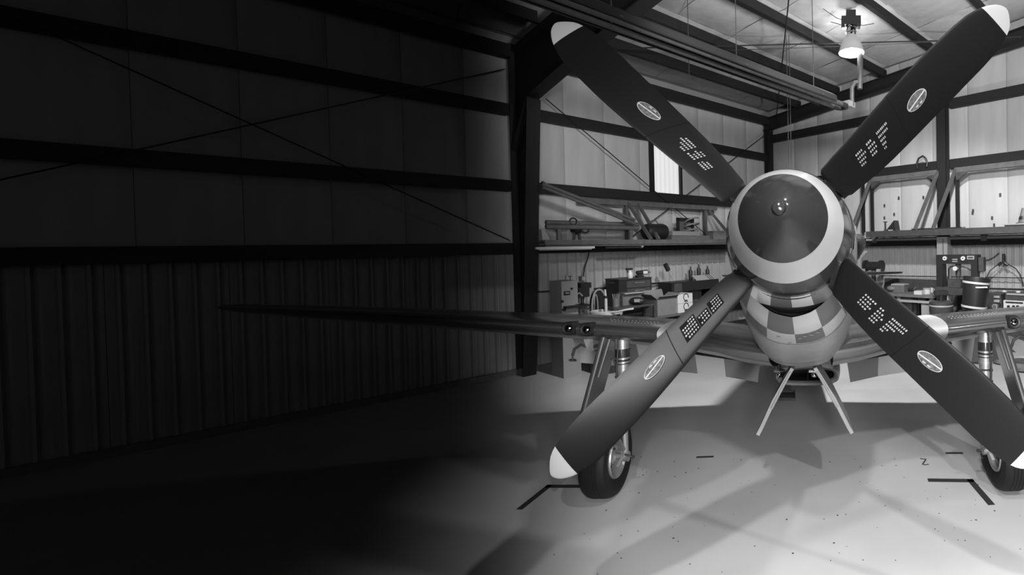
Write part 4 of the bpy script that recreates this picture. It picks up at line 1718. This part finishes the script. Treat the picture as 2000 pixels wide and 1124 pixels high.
# --- low platform and jack on the floor under the left wing
a, b_ = on_floor(1020, 708), on_floor(845, 722)
d = (b_ - a)
d.z = 0
L_ = d.length
d.normalize()
nrm = Vector((-d.y, d.x, 0))
nrm = nrm if nrm.y > 0 else -nrm
t = thing('timber_pallet', 'dark slatted timber pallet stack on the floor beyond the left wing', 'pallet', a + d * L_ / 2)
for k in range(3):
    o_ = a + d * (.1 + (L_ - .2) * k / 2)
    mb = MB()
    mb.obox(o_ + nrm * .4 + ZZ * .13, d * .06, nrm * .38, ZZ * .13)
    mb.build('bearer', M_WOOD, t)
ns = 14
for k in range(ns):
    o_ = a + d * (L_ * (k + .5) / ns)
    mb = MB()
    mb.obox(o_ + nrm * .4 + ZZ * .275, d * (L_ / ns / 2 - .012), nrm * .42, ZZ * .015)
    mb.build('slat', M_WOOD, t)
c = on_floor(1036, 702)
t = thing('tripod_jack', 'grey pointed aircraft jack standing beside the timber pallet', 'jack', c)
mb = MB()
mb.lathe(c, ZZ, [(.30, .10), (.36, .07), (.46, .04), (.50, .012)], 12, cap0=True, cap1=True)
mb.build('jack_ram', M_MGREY, t, smooth=True)
for k in range(3):
    an = 2 * pi * k / 3 + .4
    f = Vector((cos(an), sin(an), 0))
    mb = MB()
    mb.bar(c + f * .26, c + f * .05 + ZZ * .34, .05, .04)
    mb.build('leg', M_DGREY, t)
c = on_floor(1052, 704)
t = thing('small_stand', 'small dark stand with pale foot beside the pointed jack', 'stand', c)
part_ = MB()
part_.obox(c + ZZ * .05, XX * .13, Vector((0, .1, 0)), ZZ * .05)
part_.build('foot', M_LGREY, t)
part_ = MB()
part_.hexa([c + Vector((-.1, -.03, .1)), c + Vector((.06, -.03, .1)), c + Vector((.06, .03, .1)), c + Vector((-.1, .03, .1)), c + Vector((.02, -.03, .36)), c + Vector((.09, -.03, .36)), c + Vector((.09, .03, .36)), c + Vector((.02, .03, .36))])
part_.build('post', M_DGREY, t)

# --- oil drip tray under the aircraft
ps = [on_floor(*q) for q in ((1514, 783), (1553, 783), (1552, 768), (1518, 768))]
c = sum(ps, Vector()) / 4
t = thing('drip_tray', 'shallow dark rectangular drip tray on the floor below the scoop', 'tray', (c.x, c.y, 0))
mb = MB()
mb.loft([[Vector((p.x, p.y, .001)) for p in ps], [Vector((p.x, p.y, .012)) for p in ps]])
mb.build('tray_floor', M_BLK, t, merge=True)
for a, b_ in zip(ps, ps[1:] + ps[:1]):
    mb = MB()
    mb.bar((a.x, a.y, .02), (b_.x, b_.y, .02), .012, .04)
    mb.build('tray_edge', M_DGREY, t)

# ================================================================== RIGHT WALL
# --- rack
t = thing('storage_rack', 'dark steel storage rack high on the right wall around the post, with slanting struts', 'rack', R(.4, 5, 2.4))
ZR = on_right(1850, 447, .78)[1]
q0, q1 = on_right(1692, 455, .78)[0], 10.5
part('front_beam', M_DGREY, t, [.74, .80, q0, q1, ZR - .13, ZR])
part('wall_beam', M_DGREY, t, [.24, .28, q0, q1, ZR - .13, ZR])
for p_ in (.30, .45, .60):
    part('shelf_board', M_WOOD, t, [p_, p_ + .13, q0, q1, ZR - .03, ZR])
zu = G_R[1] - .10
for (xa, xb) in ((1703, 1832), (1866, 2080)):
    qa, qb = on_right(xa, 340, .16)[0], on_right(xb, 340, .16)[0]
    part('upper_rail', M_STEEL2, t, [.10, .22, qa, qb, zu - .13, zu - .02])
for (x, xb) in ((1700, 1662), (1832, 1787), (1866, 1822)):
    mb = MB()
    qa = on_right(x, 342, .2)[0]
    qb = on_right(xb, 451, .80)[0]
    mb.bar(R(.2, qa, zu - .06), R(.80, qb, ZR), .06, .06)
    mb.build('strut', M_STEEL2, t)
    dirq = 1 if x != 1832 else -1
    mb = MB()
    mb.hexa([R(.18, qa, zu - .13), R(.22, qa, zu - .13), R(.22, qa + .03 * dirq, zu - .30), R(.18, qa + .03 * dirq, zu - .30),
             R(.18, qa + .01, zu - .12), R(.22, qa + .01, zu - .12), R(.22, qa + .28 * dirq, zu - .13), R(.18, qa + .28 * dirq, zu - .13)])
    mb.build('gusset', M_DGREY, t)
for x in (1685.5, 1703, 1834, 1870):
    q = on_right(x, 400, .14)[0]
    part('upright', M_STEEL, t, [.10, .16, q - .035, q + .035, ZR, zu])
zl = on_right(1850, 466, .10)[1]
b = [.02, .12, on_right(1692, 466, .1)[0], 10.5, zl - .05, zl + .05]
t = thing('pipe_rail', 'pale level pipe rail running along the right wall below the rack', 'rail', R(.07, 5, zl))
mb = MB()
for z in (zl, zl + .085):
    mb.tube(R(.09, b[2], z), R(.09, b[3], z), .032, n=10)
mb.build('pipe', M_LGREY, t, smooth=True)
for x in (1708, 1922):
    q = on_right(x, 466, .1)[0]
    part('clip', M_MGREY, t, [.02, .13, q - .06, q + .06, zl - .07, zl + .12])


def on_rack(name, label, cat, x0, y0, x1, p, d):
    b = RB(x0, y0, x1, 450, p, d, ZR)
    return thing(name, label, cat, base(b)), b


t, b = on_rack('wedge_chock', 'dark triangular chock lying on the right rack near the spinner', 'chock', 1731, 431, 1750, .55, .22)
mb = MB()
tri = [(b[2], ZR), (b[3], ZR), (b[3] - .02, ZR + .03), (b[2] + (b[3] - b[2]) * .78, b[5]), (b[2], ZR + .02)]
mb.loft([[R(b[0], q, z) for q, z in tri], [R(b[1], q, z) for q, z in tri]])
mb.build('wedge_body', M_BLK, t)
part('wedge_foot', M_LGREY, t, [b[1], b[1] + .01, b[2] + .05, b[3] - .08, ZR, ZR + .03])
t, b = on_rack('small_spool', 'tiny black spool on the right rack beside the triangular chock', 'spool', 1724, 433, 1730, .55, .1)
c = base(b)
mb = MB()
mb.lathe(c, ZZ, [(0, .045), (.015, .045), (.02, .02), (b[5] - ZR - .02, .02), (b[5] - ZR - .015, .05), (b[5] - ZR, .05)], 14, cap0=True, cap1=True)
mb.build('spool_body', M_BLK, t, smooth=True, angle=30)
t, b = on_rack('metal_tray', 'flat dark tray with pale edge lying at the far end of the right rack', 'tray', 1962, 437, 2010, .74, .4)
part('tray_base', M_BLK, t, [b[0], b[1], b[2], b[3] + .3, ZR, b[5] - .02])
part('tray_lip', M_LGREY, t, [b[0] - .01, b[1] + .01, b[2] - .03, b[3] + .3, b[5] - .02, b[5]])
zt = b[5]
c = R(.5, on_right(1996, 430, .5)[0] + .03, zt)
t = thing('traffic_cone', 'grey cone with dark collar standing on the tray of the right rack', 'cone', c)
mb = MB()
mb.lathe(c, ZZ, [(0, .14), (.02, .14), (.03, .10), (.30, .03)], 16, cap0=True, cap1=True)
mb.build('cone_body', M_MGREY, t, smooth=True, angle=40)
mb = MB()
mb.lathe(c, ZZ, [(.08, .092), (.14, .077)], 16)
mb.build('cone_band', M_BLK, t, smooth=True)
t, b = on_rack('wooden_rail', 'long thin dark bar lying on the right rack across the post', 'bar', 1780, 441, 1878, .66, .05)
mb = MB()
rbox(mb, b[0], b[1], b[2], b[3], ZR, ZR + .03)
mb.build('bar_body', M_BLK, t)
part('bar_end', M_MGREY, t, [b[0], b[1], b[3], b[3] + .06, ZR, ZR + .03])
# hook, stains, bright board
mb = MB()
mb.path([rz(1792, 330, .10), rz(1791, 318, .12), rz(1794, 310, .13), rz(1802, 305, .14), rz(1808, 309, .13), rz(1811, 318, .12), rz(1810, 326, .12)], .022, 8)
tag(mb.build('wall_hook', M_BLK, smooth=True), 'black hoop shaped hook on the pale panels left of the post', 'hook')
mb = MB()
rbox(mb, -.02, .235, 5.17, 5.41, 0, ZR - .16)
mb.build('post_casing', M_WHITE, wall_right)
mb = MB()
rbox(mb, .235, .245, 5.30, 5.33, 0, ZR - .2)
mb.build('casing_strip', M_LGREY, wall_right)
mb = MB()
for (x, y) in ((1756, 387), (1804, 386), (1747, 419), (1954, 381), (1938, 426), (1900, 416), (1728, 402), (1728, 426), (1901, 412), (1942, 440)):
    q, z = on_right(x, y, -.115)
    mb.obox(R(-.10, q, z), U * .006, V * .02, ZZ * .035)
o = mb.build('panel_tears', M_DGREY, wall_right)
o['kind'] = 'stuff'

# --- workbench along the right wall
t = thing('steel_workbench', 'steel workbench with dark back board along the right wall left of the press', 'workbench', R(.5, 4.5, 0))
bz = on_right(1770, 575, 1.0)[1]
qa, qb = on_right(1690, 575, 1.0)[0], on_right(1822, 575, 1.0)[0]
part('bench_top', M_MGREY, t, [.10, 1.0, qa, qb, bz - .06, bz])
part('back_board', M_DGREY, t, [.10, .13, qa, qb, bz, on_right(1770, 545, .13)[1]])
for q in (qa + .06, (qa + qb) / 2, qb - .06):
    for p in (.16, .92):
        part('leg', M_MGREY, t, [p - .04, p + .04, q - .04, q + .04, 0, bz - .06])
part('apron', M_LGREY, t, [.97, 1.0, qa, qb, bz - .17, bz - .12])
b = RB(1796, 592, 1812, 614, 1.02, .5, 0)
t = thing('pale_cabinet', 'narrow pale cabinet under the steel workbench', 'cabinet', base(b))
part('cabinet_body', M_LGREY, t, [.45, .94, b[2], b[3], 0, bz - .19])
d_ = part('door', M_LGREY, t, [.94, .955, b[2] + .01, b[3] - .01, .08, bz - .21])
part('handle', M_DGREY, d_, [.955, .975, b[3] - .05, b[3] - .03, .6, .72])


def on_bench(name, label, cat, x0, y0, x1, p, d=.2, group=None):
    b = RB(x0, y0, x1, 575, p, d, bz)
    return thing(name, label, cat, base(b), group), b


t, b = on_bench('parts_box', 'grey parts box with pale lid on the steel workbench', 'box', 1744, 555, 1766, .7)
part('box_body', M_MGREY, t, [b[0], b[1], b[2], b[3], bz, b[5] - .03])
part('box_lid', M_LGREY, t, [b[0] - .01, b[1] + .01, b[2] - .01, b[3] + .01, b[5] - .03, b[5]])
t, b = on_bench('engine_part', 'lumpy dull metal part on the steel workbench near the blade', 'engine part', 1731, 560, 1746, .75)
c = base(b)
mb = MB()
mb.ell(c + ZZ * .07, .13, .1, .07)
mb.tube(c + ZZ * .07 - XX * .1, c + ZZ * .09 + XX * .14, .035)
mb.build('casting', M_MGREY, t, smooth=True)
mb = MB()
mb.tube(c + ZZ * .12, c + ZZ * .17, .03)
mb.build('spigot', M_LGREY, t, smooth=True)
t, b = on_bench('air_tool', 'black air tool lying on the steel workbench beside the parts box', 'tool', 1768, 556, 1776, .6)
c = base(b)
mb = MB()
mb.tube(c + ZZ * .05 - V * .1, c + ZZ * .05 + V * .1, .045, .03, n=12)
mb.build('tool_body', M_BLK, t, smooth=True)
mb = MB()
mb.tube(c + ZZ * .05 + V * .1, c + ZZ * .11 + V * .16, .012)
mb.build('tool_nose', M_MGREY, t, smooth=True)
t, b = on_bench('white_tub', 'bright white tub with round lid on the steel workbench', 'tub', 1800, 560, 1813, .85, .2)
c = base(b)
mb = MB()
mb.lathe(c, ZZ, [(0, .075), (.10, .085)], 18, cap0=True, cap1=True)
mb.build('tub_body', M_WHITE, t, smooth=True)
mb = MB()
mb.lathe(c, ZZ, [(.10, .09), (.12, .09), (.125, .05)], 18, cap1=True)
mb.build('tub_lid', M_LGREY, t, smooth=True, angle=30)
t, b = on_bench('paper_stack', 'low pale stack of papers at the front edge of the steel workbench', 'papers', 1785, 569, 1800, .97, .25)
part('paper', M_WHITE, t, [b[0], b[1], b[2], b[3], bz, b[5]])
part('paper_clip', M_MGREY, t, [b[0] + .05, b[0] + .09, b[2] + .02, b[2] + .06, b[5], b[5] + .006])
t, b = on_bench('pale_mug', 'small pale mug behind the white tub on the steel workbench', 'mug', 1814, 558, 1820, .5, .1)
c = base(b)
mb = MB()
mb.lathe(c, ZZ, [(0, .04), (.1, .042), (.1, .036), (.02, .034)], 16, cap0=True, cap1=True)
mb.build('mug_body', M_WHITE, t, smooth=True, angle=30)
mb = MB()
mb.path([c + ZZ * .08 + V * .04, c + ZZ * .075 + V * .07, c + ZZ * .04 + V * .065, c + ZZ * .025 + V * .04], .008, 6)
mb.build('handle', M_WHITE, t, smooth=True)

# --- pedestal grinder
gp = .45
qg, zg = on_right(1706, 520, gp)
c = R(gp, qg, 0)
t = thing('pedestal_grinder', 'black pedestal grinder standing behind the lower right blade', 'grinder', c)
mb = MB()
mb.tube(c, c + ZZ * (zg - .1), .05)
mb.lathe(c, ZZ, [(0, .2), (.03, .2), (.05, .06)], 16, cap0=True)
mb.build('pedestal', M_DGREY, t, smooth=True, angle=40)
cc = c + ZZ * zg
mb = MB()
mb.tube(cc - V * .16, cc + V * .16, .10, n=18)
mb.build('motor', M_BLK, t, smooth=True, angle=40)
for sd in (-1, 1):
    mb = MB()
    mb.tube(cc + V * sd * .18, cc + V * sd * .24, .135, n=20)
    w_ = mb.build('grinding_wheel', M_BLK, t, smooth=True, angle=40)
    mb = MB()
    mb.obox(cc + V * sd * .21 + U * .12 - ZZ * .09, U * .03, V * .04, ZZ * .03)
    mb.build('tool_rest', M_LGREY, w_)

# --- hydraulic press
b = RB(1829, 498, 1909, 606, 1.05, .22, 0)
t = thing('hydraulic_press', 'black H frame hydraulic press with two round gauges by the right wall', 'press', base(b))
Q0, Q1, H = b[2], b[3], b[5]
Wd = Q1 - Q0
z2 = on_right(1868, 516, 1.05)[1]
part('head_beam', M_BLK, t, [b[0], b[1], Q0, Q1, z2, H])
part('upright', M_BLK, t, [b[0], b[1], Q0, Q0 + Wd * .15, 0, z2])
part('upright', M_BLK, t, [b[0], b[1], Q1 - Wd * .15, Q1, 0, z2])
z3 = on_right(1868, 562, 1.05)[1]
part('bed_beam', M_DGREY, t, [b[0] - .02, b[1] + .02, Q0 - .02, Q1 + .02, z3 - .14, z3])
part('foot', M_BLK, t, [b[0] - .2, b[1] + .2, Q0 - .03, Q0 + Wd * .15, 0, .06])
part('foot', M_BLK, t, [b[0] - .2, b[1] + .2, Q1 - Wd * .15, Q1 + .03, 0, .06])
for x in (1846, 1881.5):
    q, z = on_right(x, 505, b[1])
    c = R(b[1], q, z)
    mb = MB()
    mb.tube(c, c + U * .03, .042, n=20)
    g_ = mb.build('gauge', M_WHITE, t, smooth=True, angle=40)
    mb = MB()
    mb.tube(c + U * .03, c + U * .034, .012, n=10)
    mb.build('needle_hub', M_BLK, g_)
l0 = RB(1860, 503, 1870, 508, b[1])
for k in range(2):
    part('label_strip', M_LGREY, t, [b[1], b[1] + .006, l0[2], l0[3], l0[4] - .04 * k, l0[4] - .04 * k + .02])
l0 = RB(1889, 500, 1903, 507, b[1])
lp_ = part('maker_plate', M_LGREY, t, [b[1], b[1] + .008, l0[2], l0[3], l0[4], l0[5]])
l0 = RB(1891, 502, 1901, 505, b[1])
part('plate_print', M_DGREY, lp_, [b[1] + .008, b[1] + .010, l0[2], l0[3], l0[4], l0[5]])
qm = (Q0 + Q1) / 2
pm = (b[0] + b[1]) / 2
z4 = on_right(1868, 540, 1.0)[1]
mb = MB()
mb.tube(R(pm, qm, z2), R(pm, qm, z4), .055, n=16)
mb.tube(R(pm, qm, z4), R(pm, qm, z4 - .08), .035, n=16)
mb.build('ram', M_DGREY, t, smooth=True, angle=40)
q, z = on_right(1865, 525, 1.1)
mb = MB()
mb.tube(R(1.02, q, z), R(1.10, q, z), .045, n=18)
mb.build('ram_gauge', M_WHITE, t, smooth=True, angle=40)
mb = MB()
mb.path([rz(1852, 560, 1.0), rz(1853, 540, 1.02), rz(1853, 526, 1.05), rz(1857, 521, 1.06), rz(1866, 520, 1.06), rz(1878, 521, 1.06), rz(1888, 523, 1.05), rz(1896, 528, 1.02)], .014, 8)
mb.build('hose', M_BLK, t, smooth=True)
mb = MB()
rbox(mb, .86, 1.08, Q0 + Wd * .3, Q0 + Wd * .62, z3, z3 + .16)
mb.build('press_block', M_DGREY, t)
l0 = RB(1911, 503, 1921, 530, 1.0, .14)
pb = part('pump_body', M_DGREY, t, l0)
mb = MB()
for k in range(3):
    q = l0[2] + (l0[3] - l0[2]) * (.15 + .35 * k)
    mb.tube(R(.93, q, l0[4]), R(.93, q, l0[4] - .14), .012)
mb.build('pump_pipe', M_LGREY, pb)
part('pump_bracket', M_BLK, t, [.9, .96, Q1, l0[2] + .02, l0[4] + .02, l0[4] + .10])
mb = MB()
mb.path([rz(1921, 510, .95), rz(1932, 508, .95), rz(1942, 503, .95), rz(1949, 497, .95), rz(1951, 495, .95)], .014, 8)
mb.build('pump_lever', M_BLK, t, smooth=True)
# vise and drum-like machine in front of the press
c = rz(1838, 588, 1.6)
t = thing('round_machine', 'squat dark round machine with pale rim between cabinet and press', 'machine', (c.x, c.y, 0))
mb = MB()
mb.lathe((c.x, c.y, 0), ZZ, [(0, .20), (c.z - .25, .20), (c.z - .2, .22), (c.z - .02, .22), (c.z, .16)], 24, cap0=True, cap1=True)
mb.build('machine_body', M_DGREY, t, smooth=True, angle=40)
mb = MB()
mb.lathe((c.x, c.y, 0), ZZ, [(c.z - .1, .222), (c.z - .085, .228), (c.z - .07, .222)], 24)
mb.build('machine_rim', M_LGREY, t, smooth=True)
mb = MB()
mb.tube((c.x, c.y, c.z), (c.x, c.y, c.z + .12), .05)
mb.obox((c.x, c.y, c.z + .15), XX * .12, Vector((0, .06, 0)), ZZ * .04)
mb.build('machine_head', M_BLK, t)
# black bucket with white bands on a stool
yb = 8.4
p0_, p1_ = at(1902, 606, yb), at(1908, 543, yb)
sz = p0_.z - .02
t = thing('round_stool', 'dark round stool behind the right wing carrying the black bucket', 'stool', (p0_.x, p0_.y, 0))
mb = MB()
mb.tube((p0_.x, p0_.y, sz - .04), (p0_.x, p0_.y, sz), .26, n=24)
mb.build('seat', M_BLK, t, smooth=True, angle=40)
for k in range(4):
    an = pi / 4 + k * pi / 2
    mb = MB()
    mb.tube((p0_.x + .2 * cos(an), p0_.y + .2 * sin(an), 0), (p0_.x + .15 * cos(an), p0_.y + .15 * sin(an), sz - .04), .015)
    mb.build('leg', M_DGREY, t)
ax = (p1_ - p0_)
hB = ax.length
ax.normalize()
bb = Vector((p0_.x, p0_.y, sz + .03))
t = thing('banded_bucket', 'black round bucket with two white bands tilted on the stool', 'bucket', (p0_.x, p0_.y, sz))
mb = MB()
mb.lathe(bb, ax, [(0, .19), (.01, .205), (hB * .5, .215), (hB - .02, .228), (hB, .225), (hB, .205), (hB - .05, .20)], 32, cap0=True, cap1=True)
mb.build('bucket_body', M_BLK, t, smooth=True, angle=40)
for (f, rr_) in ((.055, .211), (.80, .226)):
    mb = MB()
    mb.lathe(bb, ax, [(hB * f, rr_), (hB * f + .002, rr_ + .006), (hB * f + .034, rr_ + .007), (hB * f + .036, rr_ + .001)], 32)
    mb.build('white_band', M_WHITE, t, smooth=True, angle=40)
mb = MB()
mb.obox(bb + ax * hB * .72 + Vector((.02, -.222, 0)), XX * .10, Vector((0, .006, 0)), ZZ * .012)
mb.build('band_end', M_WHITE, t)
# air compressor with gauges, white panel with knobs, wall rails, hanging hose
b = RB(1929, 575, 1955, 616, 1.2, .5, 0)
t = thing('air_compressor', 'dark compressor cabinet with pale gauges between bucket and white panel', 'compressor', base(b))
part('cabinet', M_DGREY, t, b)
for (y, h_) in ((580, 4), (588, 5)):
    l0 = RB(1942, y - h_ / 2, 1953, y + h_ / 2, 1.2)
    part('pale_bar', M_LGREY, t, [1.2, 1.23, l0[2], l0[3], l0[4], l0[5]])
q, z = on_right(1944, 599, 1.2)
mb = MB()
mb.tube(R(1.2, q, z), R(1.24, q, z), .05, n=18)
g_ = mb.build('gauge', M_LGREY, t, smooth=True, angle=40)
mb = MB()
mb.tube(R(1.24, q, z), R(1.245, q, z), .034, n=18)
mb.build('gauge_face', M_MGREY, g_, smooth=True, angle=40)
q, z = on_right(1954, 594, 1.2)
mb = MB()
mb.tube(R(1.2, q, z), R(1.24, q, z), .02)
mb.build('valve_knob', M_BLK, t, smooth=True, angle=40)
b = RB(1960, 588, 2003, 616, 1.1, .4, 0)
t = thing('control_cabinet', 'white control cabinet with three black knobs at the right edge', 'cabinet', base(b))
part('cabinet_body', M_WHITE, t, [b[0], b[1], b[2], b[3] + .3, 0, b[5]])
for x in (1970, 1980, 1988):
    q, z = on_right(x, 599, 1.1)
    mb = MB()
    mb.tube(R(1.1, q, z), R(1.13, q, z), .024, n=14)
    mb.build('knob', M_BLK, t, smooth=True, angle=40)
l0 = RB(1964, 590, 1998, 593, 1.1)
part('dark_slot', M_BLK, t, [1.1, 1.105, l0[2], l0[3], l0[4], l0[5]])
zc = b[5]
t = thing('steel_bender', 'dark long steel bender lying on the white control cabinet', 'bender', base([b[0], b[1], b[2], b[3], zc, zc]))
l0 = RB(1957, 572, 2003, 585, 1.05)
mb = MB()
rbox(mb, .8, 1.05, b[2] + .02, b[3] + .3, zc, l0[5])
mb.build('bed', M_DGREY, t)
part('clamp_bar', M_LGREY, t, [1.05, 1.07, b[2] + .05, b[3] + .3, zc + .10, zc + .13])
for x in (1962, 1989):
    q, z = on_right(x, 573, 1.0)
    mb = MB()
    mb.tube(R(1.0, q, l0[5]), R(1.0, q, l0[5] + .03), .04, n=12)
    mb.build('bolt_head', M_WHITE, t)
for i, (ya, yb_, w_) in enumerate(((539, 544, .02), (563, 567, .035))):
    mb = MB()
    mb.bar(rz(1722 if i == 0 else 1925, ya if i == 0 else 564, .03), rz(2040, yb_, .03), w_, w_)
    tag(mb.build('wall_bar', M_BLK), ('upper thin' if i == 0 else 'lower thick') + ' black level bar on the corrugated wall behind the bucket', 'bar')
mb = MB()
c = rz(1960.5, 513, .10)
mb.path([rz(1926, 545, .2), rz(1933, 530, .15), rz(1945, 520, .12), rz(1953, 515, .10), c, rz(1970, 517, .10), rz(1984, 525, .12), rz(1993, 537, .15), rz(1999, 560, .2)], .011, 6)
o = mb.build('air_hose', M_BLK, smooth=True)
tag(o, 'thin black air hose looped over a peg on the corrugated wall at right', 'hose')
mb = MB()
mb.tube(rz(1960.5, 496, .05), rz(1960.5, 515, .05), .03, n=10)
peg = mb.build('hose_peg', M_BLK, smooth=True)
tag(peg, 'black upright peg on the corrugated wall holding the looped air hose', 'peg')
for (xa, ya, xb, yb_) in ((1950, 519, 1956, 513), (1962, 514, 1969, 518)):
    mb = MB()
    mb.tube(rz(xa, ya, .1), rz(xb, yb_, .1), .03, n=8)
    mb.build('hose_clip', M_BLK, o, smooth=True)
# folded covers on the floor beyond the right wing
for i, (x, y, rx, hh) in enumerate(((1955, 711, .14, .09), (1996, 722, .27, .14))):
    c = on_floor(x, y)
    t = thing('folded_cover', ('smaller' if i == 0 else 'larger') + ' of two low grey folded covers on the floor beyond the right wheel leg', 'cover', c, 'folded covers')
    mb = MB()
    mb.lathe(c, ZZ, [(0, rx * .8), (.03, rx), (hh * .6, rx * .97), (hh, rx * .75), (hh, .01)], 20, cap0=True)
    mb.build('cover_bundle', M_MGREY, t, smooth=True)
    mb = MB()
    mb.lathe(c, ZZ, [(hh, rx * .7), (hh + .02, rx * .6), (hh + .02, .01)], 20)
    mb.build('cover_fold', M_DGREY, t, smooth=True)
